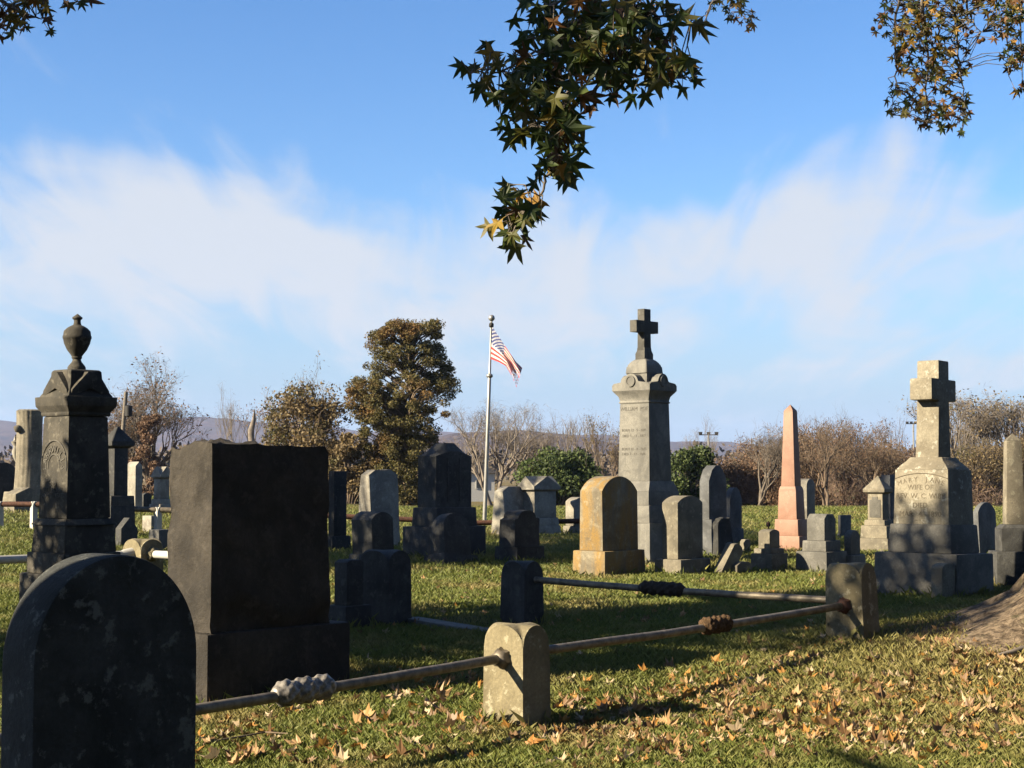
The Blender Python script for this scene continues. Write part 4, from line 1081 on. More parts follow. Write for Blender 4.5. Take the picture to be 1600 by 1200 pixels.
bare_tree('grey leafless tree among the brown brush left of the pink obelisk', 1186, 664, 74, 61, 'twig', spread=.55, depth=6, trunk=.1, stems=2, wscale=.9)
bare_tree('grey leafless tree among the brown brush right of the white curved stone', 1290, 652, 73, 63, 'twig3', spread=.55, depth=6, trunk=.1, stems=2, wscale=.9)
bare_tree('reddish leafless tree among the brush above the capped pedestal', 1372, 664, 74, 66, 'twig3', LM['russet'], spread=.6, depth=6, trunk=.1, stems=3, leafn=1, leafsize=.045, wscale=1.0)
# snapped trunk standing over the slab
p = place(393, Y=90); hz_ = at(393, 640, 90).z - p.z
t = thing('dead_trunk', 'snapped pale dead trunk rising above the slab', 'tree trunk', p)
obj('stem', bm_tube([(0, 0, -.2), (.05, 0, hz_ * .5), (-.02, 0, hz_ * .8), (.12, 0, hz_ * .9), (.16, 0, hz_)], [.19, .15, .17, .11, .02], 9, None, lambda a, k: .15 * math.sin(a * 3 + k)), MT['twig2'], t, 60)

def bushy(label, px, Y, top, halfw, base_top, mat, twig, seed, n=5000, lsize=.16, lumps=16, name='shrub', cat='shrub', hollow=.35, droop=0, cluster=None, aspect=.6, group=None):
    """a dense shrub: stems inside, leaf faces grouped in clumps through the volume"""
    p = place(px, Y=Y); H = at(px, top, Y).z - p.z; W = halfw / F * Y; r_ = np.random.default_rng(seed); rr = random.Random(seed)
    t = thing(name, label, cat, p, 0, group)
    tw = Twigs(); ctr = []
    for k in range(lumps):
        a = rr.uniform(0, 2 * math.pi); rad = math.sqrt(rr.random()); h = rr.uniform(.12, .92)
        env = math.sqrt(max(.05, 1 - (max(0, h - .35) / .62) ** 2)); c = Vector((W * .78 * rad * math.cos(a) * env, W * .55 * rad * math.sin(a) * env, H * h))
        ctr.append((c, W * rr.uniform(.20, .36)))
        mid = Vector((c.x * .3, c.y * .3, c.z * .45)) + Vector((rr.gauss(0, .1), rr.gauss(0, .1), 0)) * W * .3
        tw.path([Vector((c.x * .06, c.y * .06, -.1)), mid, c], .05 * W / 2, .012, 4)
        for q in range(5):
            e = c + Vector((rr.gauss(0, 1), rr.gauss(0, 1), rr.gauss(.3, .8))) * W * .2; tw.path([mid.lerp(c, .7), c.lerp(e, .5), e], .015, .005, 3)
    obj('stems', tw.mesh('stems'), MT[twig], t, 180)
    P = []
    per = n // lumps
    for c, r in ctr:
        d = r_.normal(size=(per, 3)); d /= np.linalg.norm(d, axis=1)[:, None]
        P.append(np.array(c) + d * (r * np.power(r_.uniform(hollow, 1, per), .5))[:, None] * np.array([1, 1, .8]) + r_.normal(size=(per, 3)) * r * .10)
    P = np.concatenate(P); P = P[P[:, 2] > .02]
    o = obj('foliage', quads('foliage', P, lsize, r_, droop, aspect), mat, t); o['kind'] = 'stuff'
    return t
bushy('brown-green leafy bush behind the slab', 482, 78, 604, 98, 0, LM['tanleaf'], 'twig3', 51, 17000, .075, 52)
bushy('brown-green bush filling the gap right of the slab', 548, 76, 668, 44, 0, LM['tanleaf'], 'twig3', 52, 6000, .08, 20)
bushy('reddish brown brush column below the bare tree at the left', 232, 88, 640, 34, 0, LM['brush'], 'twig3', 53, 9000, .07, 22)
bushy('low dark brush left of the white pedestal monument', 245, 82, 715, 22, 0, LM['brush'], 'twig3', 54, 3000, .07, 10)
bushy('dense green bush left of the cross monument', 872, 74, 706, 80, 0, LM['bush'], 'twig', 55, 20000, .075, 44)
bushy('dense green bush right of the cross monument', 1082, 74, 702, 62, 0, LM['bush'], 'twig', 56, 15000, .075, 34)

# the big brown-green evergreen
def evergreen():
    Y = 76; p = place(634, Y=Y); H = at(645, 500, Y).z - p.z; r_ = np.random.default_rng(77); rr = random.Random(77)
    t = thing('cedar_tree', 'large brown-green evergreen tree left of the flagpole', 'tree', p)
    tw = Twigs(); tr = Twigs(); k = Y / F
    tr.path([Vector((0, 0, -.2)), Vector((.1, 0, H * .3)), Vector((.25, 0, H * .6)), Vector((.35, 0, H * .92))], .28, .05, 8)
    # outline of the crown by pixel row: left and right reach
    rows = [(500, 640, 652), (506, 600, 690), (525, 575, 692), (545, 566, 694), (575, 570, 708), (600, 572, 720), (618, 548, 722), (635, 545, 716), (655, 575, 704), (680, 590, 690), (700, 570, 680), (725, 566, 672), (760, 562, 668), (792, 560, 664)]
    P = []
    for q in range(540):
        py = rr.uniform(503, 790); i = max(j for j in range(len(rows)) if rows[j][0] <= py); i = min(i, len(rows) - 2)
        f_ = (py - rows[i][0]) / (rows[i + 1][0] - rows[i][0]); l = rows[i][1] * (1 - f_) + rows[i + 1][1] * f_; r = rows[i][2] * (1 - f_) + rows[i + 1][2] * f_
        u = rr.random(); u = u if rr.random() < .5 else (rr.random() ** .35 if rr.random() < .5 else 1 - rr.random() ** .35)
        px = l + 7 + (r - l - 14) * u; dep = math.sqrt(max(.05, 1 - (2 * u - 1) ** 2)) * (r - l) / 2 * k
        c = Vector(((px - 634) * k, rr.uniform(-1, 1) * dep * .85, (at(px, py, Y).z - p.z)))
        if 340 < q < 440: py, px = (rr.uniform(640, 790), rr.uniform(564, 672)) if q < 400 else (rr.uniform(592, 660), rr.uniform(548, 590))
        if 340 < q < 440: c = Vector(((px - 634) * k, rr.uniform(-1.3, 1.3), at(px, py, Y).z - p.z))
        if px > 660 and 610 < py < 720 and rr.random() < .45: continue
        h0 = max(.4, c.z - .6 - .35 * abs(c.x)); tw.path([Vector((.25 * c.z / H, 0, h0)), Vector((c.x * .5, c.y * .5, h0 * .4 + c.z * .6)), c], .05, .012, 3)
        n = rr.randint(130, 230); rad = rr.uniform(.22, .46)
        d = r_.normal(size=(n, 3)); d /= np.linalg.norm(d, axis=1)[:, None]
        P.append(np.array(c) + d * (rad * np.power(r_.uniform(.1, 1, n), .45))[:, None] * np.array([1.1, 1.1, .75]))
    obj('trunk', tr.mesh('trunk'), MT['twig3'], t, 180); o = obj('limbs', tw.mesh('limbs'), MT['twig3'], t, 180); o['kind'] = 'stuff'
    o = obj('crown', quads('crown', np.concatenate(P), .056, r_, -.2, .5), LM['cedar'], t); o['kind'] = 'stuff'
evergreen()

# the bank of tangled brown brush at the right: separate leafless shrubs
BR = [(1150, 76, 712, 46, 'low tangled brown shrub right of the second green bush'), (1205, 80, 680, 50, 'tangled brown shrub directly left of the pink obelisk'), (1262, 79, 656, 48, 'tangled brown shrub rising right behind the pink obelisk'),
      (1322, 77, 650, 46, 'tallest domed brown shrub, between pink obelisk and capped pedestal'), (1378, 80, 684, 44, 'reddish brown shrub behind the capped pedestal'), (1430, 82, 705, 40, 'brown shrub behind the lettered monument\'s left side'),
      (1535, 78, 690, 46, 'brown-green thicket right of the lettered monument'), (1600, 80, 670, 50, 'brown thicket at the right edge behind the obelisk')]
for k, (px, Y, top, hw, lab) in enumerate(BR):
    p = place(px, Y=Y); H = at(px, top, Y).z - p.z; W = hw / F * Y
    t = thing('brush_shrub', lab, 'shrub', p, 0, 'brown brush along the cemetery edge')
    tr, cr, tips = bare(100 + k, H, spread=.85, depth=6, trunk=.07, up=.25, first=.24, stems=8, kids=(2, 3), nseg=3)
    zmax = sorted(q.z for q in tips)[int(len(tips) * .985)]; wmax = sorted(abs(q.x) for q in tips)[int(len(tips) * .95)]
    o1 = obj('stems', tr.mesh('stems'), MT['twig3'], t, 180); o2 = obj('twigs', cr.mesh('twigs'), MT['twig3' if k % 3 else 'twig'], t, 180); o2['kind'] = 'stuff'
    r_ = np.random.default_rng(200 + k); sel = [q for q in tips]
    P = np.array([[q.x, q.y, q.z] for q in sel if q.z < zmax * .97]); P = np.concatenate([P + r_.normal(size=P.shape) * np.array([.16, .16, .12]) - np.array([0, 0, .1]) for _ in range(3)])
    o3 = obj('foliage', quads('foliage', P, .035, r_), LM['brush'] if k < 6 else LM['tanleaf'], t); o3['kind'] = 'stuff'
    n = 3200; d = r_.normal(size=(n, 3)); d /= np.linalg.norm(d, axis=1)[:, None]; rad = np.power(r_.uniform(.02, 1, n), .4)[:, None]
    Q = d * rad * np.array([wmax * .9, wmax * .8, zmax * .42]) + np.array([0, 0, zmax * .36]); Q = Q[Q[:, 2] > .02]
    o4 = obj('tangle', quads('tangle', Q, .26, r_, 0, .028), LM['brush'] if k % 3 else LM['pinkbrown'], t); o4['kind'] = 'stuff'
    n = 1500; Q = np.stack([r_.normal(0, wmax * .62, n), r_.normal(0, wmax * .4, n), np.abs(r_.normal(0, zmax * .13, n))], 1)
    o5 = obj('undergrowth', quads('undergrowth', Q, .10, r_, 0, .4), LM['brush'] if k % 2 else LM['tanleaf'], t); o5['kind'] = 'stuff'
    t.scale = (W / wmax * 1.05, W / wmax * .8, H / zmax)

# far wood: one mass of crowns across the valley
def far_wood():
    r_ = np.random.default_rng(5); P = []; tw = Twigs()
    for k in range(900):
        Y = r_.uniform(260, 620); x = r_.uniform(-.42, .42) * Y; h = r_.uniform(4.5, 9.5) * (Y / 400) ** .35
        if 690 < 800 + F * x / Y < 790 and r_.random() < .6: continue
        n = 46; d = r_.normal(size=(n, 3)); d /= np.linalg.norm(d, axis=1)[:, None]
        c = np.array([x, Y, gz(x, Y) + h * .55]); P.append(c + d * np.power(r_.uniform(.1, 1, n), .4)[:, None] * np.array([h * .4, h * .4, h * .5]))
    o = obj('far_wood', quads('far_wood', np.concatenate(P), .62, r_), LM['wood']); tag(o, 'hazy brown wood across the valley below the hills', 'wood', kind='stuff')
far_wood()

# ------------------------------------------------------------------ the sweetgum trees round the camera, whose crowns shade the graves
NRM = Vector((-SUN_TRAVEL.y, SUN_TRAVEL.x, 0))
def sunline(p):
    p = Vector(p); return NRM.dot(p), p.z + TAN * SUN_TRAVEL.dot(p)
GAPS = [(7.5, 10.4, .2, 4.75), (10.3, 11.15, .2, 3.4), (16.2, 21.6, 1.0, 7.2), (15.1, 15.9, 2.3, 4.4), (15.2, 17.2, 6.8, 9.8), (21.0, 24.6, 5.9, 10.2), (27.6, 29.4, 4.2, 6.3), (16.6, 19.0, .6, 3.0), (6.4, 7.6, 2.2, 4.8)]  # crown leaves on these sun lines are left out to shape the sunlight
def clear_of(p):
    u, c = sunline(p)
    for u0, u1, c0, c1 in GAPS:
        if u0 < u < u1 and c0 < c < c1: return False
    q = project(p)
    if q and -60 < q[0] < 1660 and -60 < q[1] < 1260: return False
    return True
def fine_prof(p):
    out = []
    for (r0, z0), (r1, z1) in zip(p[:-1], p[1:]):
        k = 4 if z1 < 2.1 else 2
        out += [(r0 + (r1 - r0) * i / k, z0 + (z1 - z0) * i / k) for i in range(k)]
    return out + [p[-1]]
def canopy_tree(label, x, y, H, trunk_r, blobs, seed, flare, per=34, leaf=.075, lean=(0, 0)):
    g = gz(x, y); rr = random.Random(seed); r_ = np.random.default_rng(seed)
    t = thing('sweetgum_tree', label, 'tree', (x, y, g))
    ridge = lambda a, z: (.10 * math.sin(a * 5 + 2.2) + .05 * math.sin(a * 3 + 2.2) + .03 * math.sin(a * 11)) * max(0, 1 - z / 1.1) + .030 * abs(math.sin(a * 19 + 1.5 * math.sin(z * 3))) + .02 * mnoise.noise(Vector((math.cos(a) * 14, math.sin(a) * 14, z * 5))) + .05 * mnoise.noise(Vector((math.cos(a) * 2, math.sin(a) * 2, z * 1.2)))
    prof = [(flare * 1.05, -.35), (flare, -.05), (flare * .84, .03), (flare * .68, .09), (flare * .54, .19), (flare * .43, .45), (max(trunk_r, flare * .38), 1.2), (trunk_r, 2), (trunk_r * .9, 3.4), (trunk_r * .72, H * .45), (trunk_r * .45, H * .65), (trunk_r * .2, H * .85), (.03, H * .95)]
    bm = bm_lathe(fine_prof(prof), 220, 0, 0, ridge)
    for v in bm.verts: v.co.z += (gz(x + v.co.x, y + v.co.y) - g) * max(0, 1 - max(0, v.co.z) / .9)
    obj('trunk', bm, MT['bark'], t, 60)
    tw = Twigs(); P = []
    for bx, by, bz, rx, ry, rz, n in blobs:
        c0 = Vector((bx - x, by - y, bz - g)); h0 = min(H * .8, max(2.4, c0.z - 1.5))
        tw.path([Vector((0, 0, h0)), c0 * .45 + Vector((0, 0, h0 * .62)), c0], trunk_r * .3, .03, 6)
        for q in range(n):
            d = Vector((rr.gauss(0, 1), rr.gauss(0, 1), rr.gauss(0, 1))).normalized() * (rr.random() ** .45)
            c = Vector((bx + d.x * rx, by + d.y * ry, bz + d.z * rz))
            if not clear_of(c): continue
            if q % 3 == 0: tw.path([c0 * .6, (c0 * .6).lerp(c - Vector((x, y, g)), .6), c - Vector((x, y, g))], .03, .008, 3) if clear_of((c0 * .6).lerp(c - Vector((x, y, g)), .6) + Vector((x, y, g))) else None
            k = r_.normal(size=(per, 3)) * .26 + np.array(c)
            k = np.array([q2 for q2 in k if clear_of(q2)])
            if len(k): P.append(k - np.array([x, y, g]))
    o = obj('limbs', tw.mesh('limbs'), MT['bark'], t, 180)
    P = np.concatenate(P)
    o = obj('crown', quads('crown', P, leaf, r_, .3, .8), LM['shade'], t); o['kind'] = 'stuff'
    return t
T1 = canopy_tree('sweetgum tree standing left of the camera, its branch hanging at top centre', -5.6, 4.1, 12, .42, [(-6, 4, 9.5, 4.2, 3.6, 3, 120), (-3, 1.5, 9, 3, 3, 2, 60), (-8, 5.2, 5.2, 2.2, 1.4, 2.2, 50), (-2.5, 4.2, 7.5, 2.4, 2, 1.4, 40)], 3, 1.1)
T2 = canopy_tree('sweetgum tree left of the graves, leaves showing at the top left corner', -9.2, 10.2, 13, .5, [(-9.2, 10.2, 6.2, 2.6, 2.6, 2.6, 220), (-9, 10.5, 9.5, 4.2, 4, 3, 130), (-7.5, 11.8, 5.4, 2.0, 1.6, 2.0, 110), (-10.5, 10.0, 4.6, 1.8, 1.6, 1.6, 80), (-6.2, 11, 7.6, 2, 2, 1.5, 50), (-8.6, 13.0, 5.8, 2.0, 1.5, 2.3, 170), (-10, 12.4, 5.0, 1.6, 1.6, 1.8, 90)], 4, 1.2)
T3 = canopy_tree('sweetgum tree at the far left shading the dark monument', -13.5, 22, 14, .5, [(-13.5, 22.5, 7.5, 3.6, 4.2, 3.2, 330), (-13, 26, 8.0, 3, 3.2, 3.0, 200), (-12.6, 20.5, 5.8, 2, 2, 1.8, 80), (-13, 23, 11, 4, 4, 2.4, 90)], 5, 1.2)
T4 = canopy_tree('sweetgum tree at the right edge, roots spreading into the grass', TREE_R.x, TREE_R.y, 14, .52, [(5.2, 13, 10.5, 4.5, 4.2, 2.8, 110), (8, 12, 8.5, 3, 3, 2.4, 60), (5, 16, 9.8, 3, 2, 1.6, 50)], 6, 1.8)

# added trees, never in frame, that block skylight from the stones' near faces
for k, (x, y, lab) in enumerate(((12.5, 2.5, 'added unseen sky-blocking tree close on the right of the camera'), (9, -5, 'added unseen sky-blocking tree behind the camera on the right'), (19, 8, 'added unseen sky-blocking tree beyond the right edge, level with the lettered monument'), (20, -3, 'added unseen sky-blocking tree far out to the right of the camera'), (1.5, -9, 'added unseen sky-blocking tree straight behind the camera'), (14, -11, 'added unseen sky-blocking tree far behind the camera on the right'), (27, 15, 'added unseen sky-blocking tree far out beyond the right edge'))):
    canopy_tree(lab, x, y, 15, .5, [(x, y, 9.5, 5, 5, 4.6, 110), (x, y, 4.8, 4.2, 4.2, 2.8, 80)], 40 + k, 1.2, 22, .26)

# hanging sprays in view: each leaf is its own piece on its branch
def spray(tree, label, stems, blobs, Y, dY, leafm, weights, seed, limb, minpx=0, extra=None):
    """stems: pixel polylines at depth Y; blobs: (px, py, rx, ry, n) where leaves hang"""
    rr = random.Random(seed); base = tree.location; tw = Twigs(); pts = []
    off = Vector(base)
    tw.path([Vector(q) - off for q in limb], .05, .016, 6)
    for st in stems:
        line = [at(px, py, Y + d) for px, py, d in st]
        dense = []
        for a, b in zip(line[:-1], line[1:]):
            for i in range(8): dense.append(a.lerp(b, i / 8) + Vector((rr.gauss(0, .006), rr.gauss(0, .006), rr.gauss(0, .006))))
        dense.append(line[-1]); tw.path([q - off for q in dense], .011 * Y / 6 if st is stems[0] else .007 * Y / 6, .003, 5); pts += dense
    plan = []
    for px, py, rx, ry, n in blobs:
        for _ in range(n):
            a = rr.uniform(0, 2 * math.pi); r = math.sqrt(rr.random()) * (.7 + .55 * rr.random()); plan.append(at(px + rx * r * math.cos(a), py + ry * r * math.sin(a), Y + rr.uniform(-dY, dY)))
    mats = []
    for k, w in weights: mats += [k] * w
    leaves = []; rr.shuffle(plan)
    for p in plan:
        near = min(pts, key=lambda q: (q - p).length_squared); d = p - near
        if d.length > (.032 if Y > 10 else .055) * Y: continue
        mid = near.lerp(p, .55) + Vector((rr.gauss(0, .02), rr.gauss(0, .02), .03))
        tw.path([near - off, mid - off, p - off], .0035 * (Y / 6) ** .5, .0018 * (Y / 6) ** .5, 3)
        leaves.append((p, d))
    br = obj('branch', tw.mesh('branch'), MT['twig'], tree, 180)
    for p, d in leaves[:300]:
        me = rr.choice(LEAVES[rr.choice(mats)]); o = bpy.data.objects.new('leaf', me); COL.objects.link(o); o.parent = br
        tip = Vector((rr.gauss(0, .55), rr.gauss(0, .35), -1)).normalized() if rr.random() < .8 else Vector((rr.gauss(0, 1), rr.gauss(0, .5), rr.gauss(-.2, .6))).normalized()
        nrm = Vector((rr.gauss(0, .55), -1, rr.gauss(.15, .55))); xax = tip.cross(nrm).normalized(); nz = xax.cross(tip).normalized()
        s = leafm * rr.uniform(.58, 1.25); M = Matrix((xax, tip, nz)).transposed().to_4x4()
        o.matrix_local = Matrix.Translation(p - off) @ M @ Matrix.Scale(s, 4)
    if len(leaves) > 300:
        V, Fc, Mi = [], [], []; names = list(LEAF_COL)
        for p, d in leaves[300:]:
            tmp = LEAVES['olive'][rr.randrange(8)]
            tip = Vector((rr.gauss(0, .6), rr.gauss(0, .4), -1)).normalized(); nrm = Vector((rr.gauss(0, .6), -1, rr.gauss(.1, .6))); xax = tip.cross(nrm).normalized(); nz = xax.cross(tip)
            M = Matrix((xax, tip, nz)).transposed(); s = leafm * rr.uniform(.7, 1.15); b = len(V)
            V += [tuple(M @ (v.co * s) + p - off) for v in tmp.vertices]; Fc += [tuple(b + q for q in pl.vertices) for pl in tmp.polygons]
            Mi += [names.index(rr.choice(mats))] * len(tmp.polygons)
        me = bpy.data.meshes.new('more_leaves'); me.from_pydata(V, [], Fc)
        for k in names: me.materials.append(LEAF_COL[k])
        me.polygons.foreach_set('material_index', Mi); o = obj('more_leaves', me, None, br); o['kind'] = 'stuff'
    # round seed balls
    for px, py in extra or ():
        p = at(px, py, Y) - off; bm = bmesh.new(); bmesh.ops.create_icosphere(bm, subdivisions=2, radius=.016 * (Y / 10))
        for v in bm.verts: v.co *= 1 + .16 * (hash(tuple(round(c, 4) for c in v.co)) % 7 / 7 - .5)
        bmesh.ops.translate(bm, verts=bm.verts, vec=p); obj('seed_ball', bm, LEAF_COL['brown'], br)
    return br
spray(T1, '', [[(960, -90, 0), (925, 20, 0), (895, 120, .05), (872, 200, 0), (862, 270, -.05), (830, 325, 0), (800, 365, 0)], [(925, 10, 0), (860, 70, .1), (790, 110, .1), (735, 115, .1)], [(905, 80, 0), (970, 110, -.1), (1040, 125, -.1), (1090, 120, -.1)], [(940, -30, 0), (1010, 20, .1), (1080, 30, .1)], [(930, -20, 0), (860, 10, 0), (820, 5, 0)]],
      [(880, 40, 75, 60, 58), (960, 35, 70, 45, 40), (1020, 40, 60, 40, 28), (790, 120, 70, 45, 46), (870, 130, 70, 60, 56), (960, 110, 60, 45, 36), (1045, 115, 48, 45, 22), (835, 185, 65, 40, 32), (890, 225, 30, 45, 20), (870, 268, 28, 25, 16), (820, 310, 45, 30, 24), (810, 345, 42, 25, 18), (800, 375, 12, 12, 3), (735, 115, 25, 25, 6)],
      6.0, .4, .066, (('green', 12), ('olive', 5), ('yellow', 1), ('brown', 1)), 31, [(-5.6, 4.1, 5.2), (-3.2, 4.8, 6.2), (-.8, 5.6, 5.2), tuple(at(960, -90, 6.0))])
spray(T2, '', [[(-60, -60, 0), (0, 0, 0), (45, 25, 0), (70, 30, 0)], [(40, -60, 0), (90, -20, 0), (128, 8, 0)]],
      [(20, 25, 38, 32, 26), (60, 10, 30, 22, 12), (75, 40, 12, 18, 3), (118, 4, 20, 10, 5)], 11, .3, .075, (('green', 4), ('olive', 5), ('yellow', 4), ('brown', 5)), 32, [(-9.2, 10.2, 6.0), (-7, 10.6, 6.6), (-5, 11, 5.6), tuple(at(-60, -60, 11))])
spray(T4, '', [[(1440, -120, 0), (1440, 0, 0), (1450, 90, 0), (1445, 190, 0)], [(1430, -60, 0), (1400, 20, .2), (1400, 110, .2), (1395, 180, .2)], [(1450, -60, 0), (1490, 20, -.2), (1500, 110, -.2), (1510, 190, -.2)], [(1500, -80, 0), (1512, 30, 0), (1535, 50, 0)], [(1600, -100, 0), (1595, 0, .3), (1597, 145, .3)], [(1575, -90, 0), (1572, 10, .1), (1576, 100, .1)], [(1550, -90, 0), (1556, -10, .1), (1560, 40, .1)], [(1240, -140, 0), (1180, -60, 0), (1150, 5, 0), (1165, 35, 0)], [(1160, -30, 0), (1110, 10, 0), (1098, 40, 0)]],
      [(1415, 25, 48, 40, 95), (1470, 25, 50, 42, 98), (1430, 95, 44, 45, 90), (1480, 100, 36, 45, 76), (1410, 160, 30, 32, 46), (1450, 175, 34, 28, 46), (1492, 172, 26, 32, 40), (1580, 25, 36, 40, 84), (1530, 0, 24, 16, 22), (1585, 85, 24, 30, 32), (1598, 135, 12, 16, 8), (1140, 8, 34, 14, 18), (1165, 30, 26, 18, 18), (1100, 40, 18, 14, 6)],
      14.5, .55, .062, (('green', 3), ('olive', 7), ('yellow', 4), ('brown', 4)), 33, [(TREE_R.x, TREE_R.y, 7.5), (5.0, 13.6, 8.8), (4.4, 14.2, 8.2), tuple(at(1440, -120, 14.5))], extra=[(1364, 45), (1375, 42), (1510, 55), (1518, 50), (1530, 65), (1536, 62), (1490, 178), (1492, 168)])
br = [o for o in T4.children if o.name.startswith('branch')][0]
tw = Twigs(); off = Vector(T4.location)
tw.path([Vector((-1, .5, 8.0)), at(1240, -140, 14.5) - off, at(1160, -60, 14.5) - off, at(1140, 10, 14.5) - off], .03, .006, 5)
obj('twig', tw.mesh('twig'), MT['twig'], T4, 180)

# ------------------------------------------------------------------ grass
def grass():
    r_ = np.random.default_rng(9); P = []
    def zone(y0, y1, dens, h):
        y = y0
        while y < y1:
            dy = .5; xw = .345 * (y + dy) + .3; n = int(dens * dy * 2 * xw); P.append(np.stack([r_.uniform(-xw, xw, n), r_.uniform(y, y + dy, n), np.full(n, h)], 1)); y += dy
    zone(8.0, 11, 5200, .040); zone(11, 15, 3200, .045); zone(15, 22, 1500, .05); zone(22, 34, 520, .06); zone(34, 56, 130, .08)
    for cx_, cy_, a_, b_, ph in FEET:                       # longer tufts the mower misses round each foot
        m_ = int(150 * (a_ + b_) * min(1.6, 22 / cy_)); t_ = r_.uniform(0, 4, m_); e = r_.uniform(-1, 1, m_); sd = t_.astype(int)
        lx = np.where(sd == 0, -a_ / 2 - .02, np.where(sd == 1, a_ / 2 + .02, e * a_ / 2)); ly = np.where(sd == 2, -b_ / 2 - .02, np.where(sd == 3, b_ / 2 + .02, e * b_ / 2))
        lx = lx + r_.normal(0, .025, m_); ly = ly + r_.normal(0, .025, m_)
        P.append(np.stack([cx_ + lx * math.cos(ph) - ly * math.sin(ph), cy_ + lx * math.sin(ph) + ly * math.cos(ph), np.full(m_, .085) * r_.uniform(.5, 1.5, m_)], 1))
    P = np.concatenate(P); n = len(P)
    patch = np.array([mnoise.noise(Vector((x * .8, y * .8, 0))) for x, y, _ in P])
    dT = np.hypot(P[:, 0] - TREE_R.x, P[:, 1] - TREE_R.y)
    keep = (r_.uniform(size=n) < np.clip(.95 + patch * .5, .35, 1)) & (r_.uniform(size=n) < np.clip((dT - .9) / 2.2, .12, 1)); P = P[keep]; patch = patch[keep]; n = len(P)
    z = np.array([gz(x, y) for x, y, _ in P]); a = r_.uniform(0, 2 * math.pi, n); h = P[:, 2] * r_.uniform(.45, 1.35, n) * (1 + .35 * patch); w = .0013 + P[:, 1] * .00018
    lean = r_.uniform(.2, 1.1, n); la = r_.uniform(0, 2 * math.pi, n)
    v = np.empty((n, 4, 3)); cx, sx = np.cos(a) * w, np.sin(a) * w
    v[:, 0] = np.stack([P[:, 0] - cx, P[:, 1] - sx, z - .006], 1); v[:, 1] = np.stack([P[:, 0] + cx, P[:, 1] + sx, z - .006], 1)
    mx, my = P[:, 0] + np.cos(la) * lean * h * .35, P[:, 1] + np.sin(la) * lean * h * .35
    v[:, 2] = np.stack([mx + cx * .5, my + sx * .5, z + h * .62], 1)
    v[:, 3] = np.stack([P[:, 0] + np.cos(la) * lean * h, P[:, 1] + np.sin(la) * lean * h, z + h], 1)
    me = bpy.data.meshes.new('grass'); me.vertices.add(4 * n); me.vertices.foreach_set('co', v.ravel())
    tri = np.arange(n)[:, None] * 4 + np.array([[0, 1, 2, 0, 2, 3]]); me.loops.add(6 * n); me.loops.foreach_set('vertex_index', tri.astype(np.int32).ravel())
    me.polygons.add(2 * n); me.polygons.foreach_set('loop_start', np.arange(0, 6 * n, 3, dtype=np.int32)); me.update(calc_edges=True)
    at_ = me.attributes.new('tint', 'FLOAT', 'FACE'); at_.data.foreach_set('value', np.repeat(r_.uniform(0, 1, n), 2).astype(np.float32))
    tag(obj('grass', me, grass_mat()), 'short mown grass with dry tan patches', 'grass', kind='stuff')
grass()

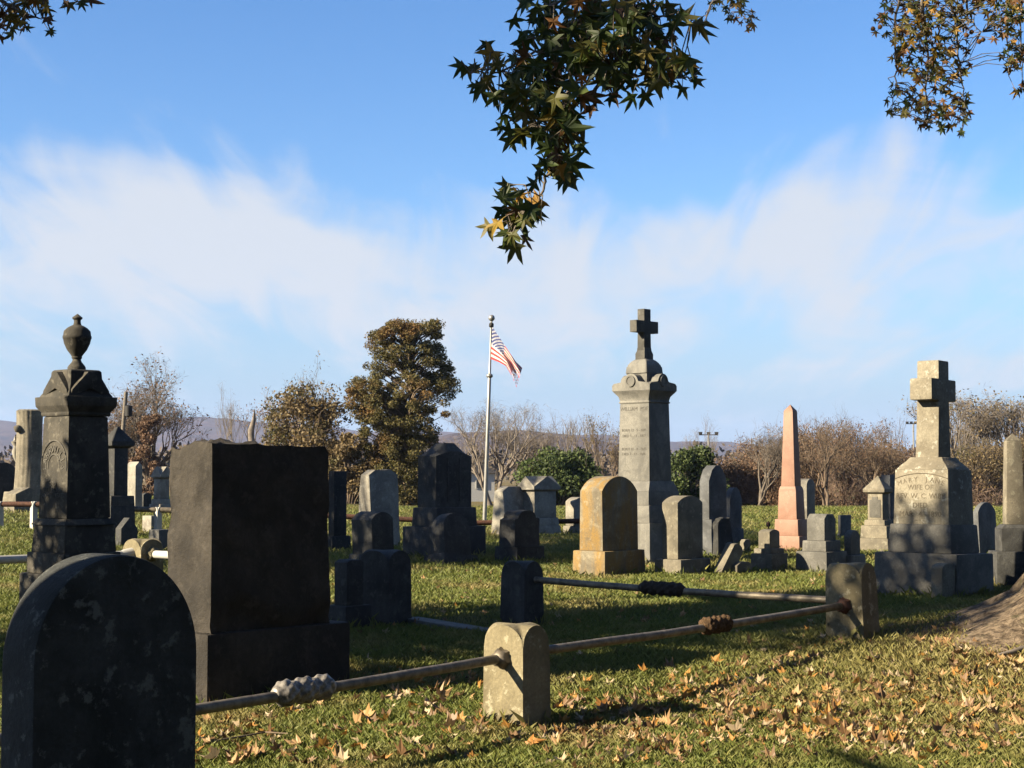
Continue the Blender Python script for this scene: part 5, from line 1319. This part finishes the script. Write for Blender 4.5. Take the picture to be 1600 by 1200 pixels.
# ------------------------------------------------------------------ fallen leaves
FM = {'tan': leafone('fallen_tan', (.46, .27, .11), (.60, .38, .18), .15), 'orange': leafone('fallen_orange', (.54, .25, .06), (.62, .34, .08), .2), 'brown': leafone('fallen_brown', (.20, .11, .05), (.29, .17, .08), .1), 'pale': leafone('fallen_pale', (.58, .44, .27), (.68, .53, .33), .15)}
FL = {}
for k, mt in FM.items():
    FL[k] = []
    for s in range(6):
        me = star_leaf((.55, .9, .3, -.6, .7, .15)[s], (.4, .25, .55, -.3, -.4, .6)[s], 20 + s, .58); me.materials.append(mt); FL[k].append(me)
def scatter():
    rr = random.Random(71); spots = []
    clusters = [(rr.uniform(320, 1600), rr.uniform(1030, 1200)) for _ in range(150)]
    def add(px, py):
        if 300 < px < 1640 and 985 < py < 1215:
            # thinner under the shade of the rails, thicker to the right
            line = 1143 - (px - 817) * .27
            w = 1 if py > line - 25 or px < 760 and py > 1085 else .22
            if rr.random() < w: spots.append((px, py))
    for cx, cy in clusters:
        for _ in range(rr.randint(2, 7)): add(cx + rr.gauss(0, 26), cy + rr.gauss(0, 9))
    for _ in range(200): add(rr.uniform(310, 1600), 1020 + 180 * rr.random() ** .8)
    for _ in range(90): add(rr.uniform(1050, 1600), rr.uniform(1000, 1130))
    rr.shuffle(spots); k = 0
    cols = ['tan'] * 5 + ['pale'] * 3 + ['orange'] * 3 + ['brown'] * 5
    marks = [(805, 1143, 'the sunlit mossy post'), (1335, 1003, 'the leaning right-hand post'), (1560, 1030, 'the tree roots'), (420, 1110, 'the front rail'), (1080, 1080, 'the shadow of the long rail'), (620, 1180, 'the bottom edge left of the sunlit post'), (1000, 1190, 'the bottom edge right of the sunlit post'), (1400, 1190, 'the bottom right corner')]
    def pose(px, py, size, flat):
        p = hit(px, py); s = size * rr.uniform(.75, 1.3)
        E = Matrix.Rotation(rr.uniform(0, 6.28), 4, 'Z') @ Matrix.Rotation(rr.gauss(0, flat), 4, 'X') @ Matrix.Rotation(rr.gauss(0, flat), 4, 'Y')
        return Matrix.Translation(p + Vector((0, 0, .022))) @ E @ Matrix.Scale(s, 4)
    for px, py in spots[:280]:
        c = rr.choice(cols); q = rr.randrange(6); me = FL[c][q]; o = bpy.data.objects.new('fallen_leaf', me); COL.objects.link(o)
        o.matrix_world = pose(px, py, .07, .5); sz_ = 'large' if o.matrix_world.to_scale().x > .074 else 'small'
        mk = min(marks, key=lambda t: (t[0] - px) ** 2 + ((t[1] - py) * 2) ** 2)[2]
        cn = {'tan': 'tan', 'orange': 'orange-yellow', 'brown': 'dark brown', 'pale': 'pale buff'}[c]; form = ('folded', 'tightly folded', 'cupped', 'arched', 'curled', 'deeply cupped')[q]
        tag(o, f'{sz_} {cn} {form} fallen leaf by {mk}', 'fallen leaf', 'fallen leaves on the grass')
    V, Fc, Mi = [], [], []
    rest = spots[280:] + [(rr.uniform(500, 1500), 885 + 110 * rr.random()) for _ in range(300)]
    cl = [(rr.uniform(320, 1600), rr.uniform(1040, 1200)) for _ in range(60)] + [(rr.uniform(850, 1600), 1180 - 170 * (rr.uniform(0, 1) ** 1.2)) for _ in range(150)]
    for cx, cy in cl:
        if cy < 1143 - (cx - 817) * .27 - 20 and cx > 817: continue
        rest += [(cx + rr.gauss(0, 34), cy + rr.gauss(0, 8)) for _ in range(rr.randint(3, 10))]
    names = list(FM)
    for px, py in rest:
        if py > 1215: continue
        me = FL['tan'][rr.randrange(6)]; M = pose(px, py, rr.uniform(.026, .056) if py > 1000 else .045, .55); b = len(V); V += [tuple(M @ v.co) for v in me.vertices]; Fc += [tuple(b + i for i in pl.vertices) for pl in me.polygons]
        Mi += [rr.choice((0, 0, 1, 2, 2, 3))] * len(me.polygons)
    me = bpy.data.meshes.new('leaf_litter'); me.from_pydata(V, [], Fc)
    for k in names: me.materials.append(FM[k])
    me.polygons.foreach_set('material_index', Mi)
    tag(obj('leaf_litter', me), 'scattered dry tan leaf litter across the grass', 'leaf litter', kind='stuff')
scatter()
# fallen twig in the left foreground
pts = [hit(px, py) + Vector((0, 0, .02 + .01 * k)) for k, (px, py) in enumerate(((318, 1168), (352, 1163), (385, 1160), (415, 1157), (450, 1162)))]
o_ = obj('fallen_twig', bm_tube(pts, [.008, .007, .006, .005, .003], 6), MT['twig3'], None, 60); tag(o_, 'thin dark fallen twig on the grass beside the closest headstone', 'twig')
o_ = obj('fallen_branch', bm_tube([hit(px, py) + Vector((0, 0, .04)) for px, py in ((1560, 1032), (1580, 1028), (1605, 1020), (1640, 1014))], [.012, .02, .024, .02], 8), MT['twig2'], None, 60); tag(o_, 'grey stick lying among the tree roots at the right edge', 'stick')

# ------------------------------------------------------------------ haze
bm = bmesh.new(); bmesh.ops.create_cube(bm, size=1)
for v in bm.verts: v.co = Vector((v.co.x * 14000, 1500 + v.co.y * 9000, -8 + (v.co.z + .5) * 190))
hm = bpy.data.materials.new('valley_haze'); hm.use_nodes = True; nt = hm.node_tree; nt.nodes.clear()
ho = nt.nodes.new('ShaderNodeOutputMaterial'); pv = nt.nodes.new('ShaderNodeVolumePrincipled'); nt.links.new(pv.outputs[0], ho.inputs['Volume'])
pv.inputs['Color'].default_value = (.48, .62, 1, 1); pv.inputs['Density'].default_value = .00009; pv.inputs['Anisotropy'].default_value = .1
o_ = obj('haze', bm, hm); tag(o_, kind='stuff')
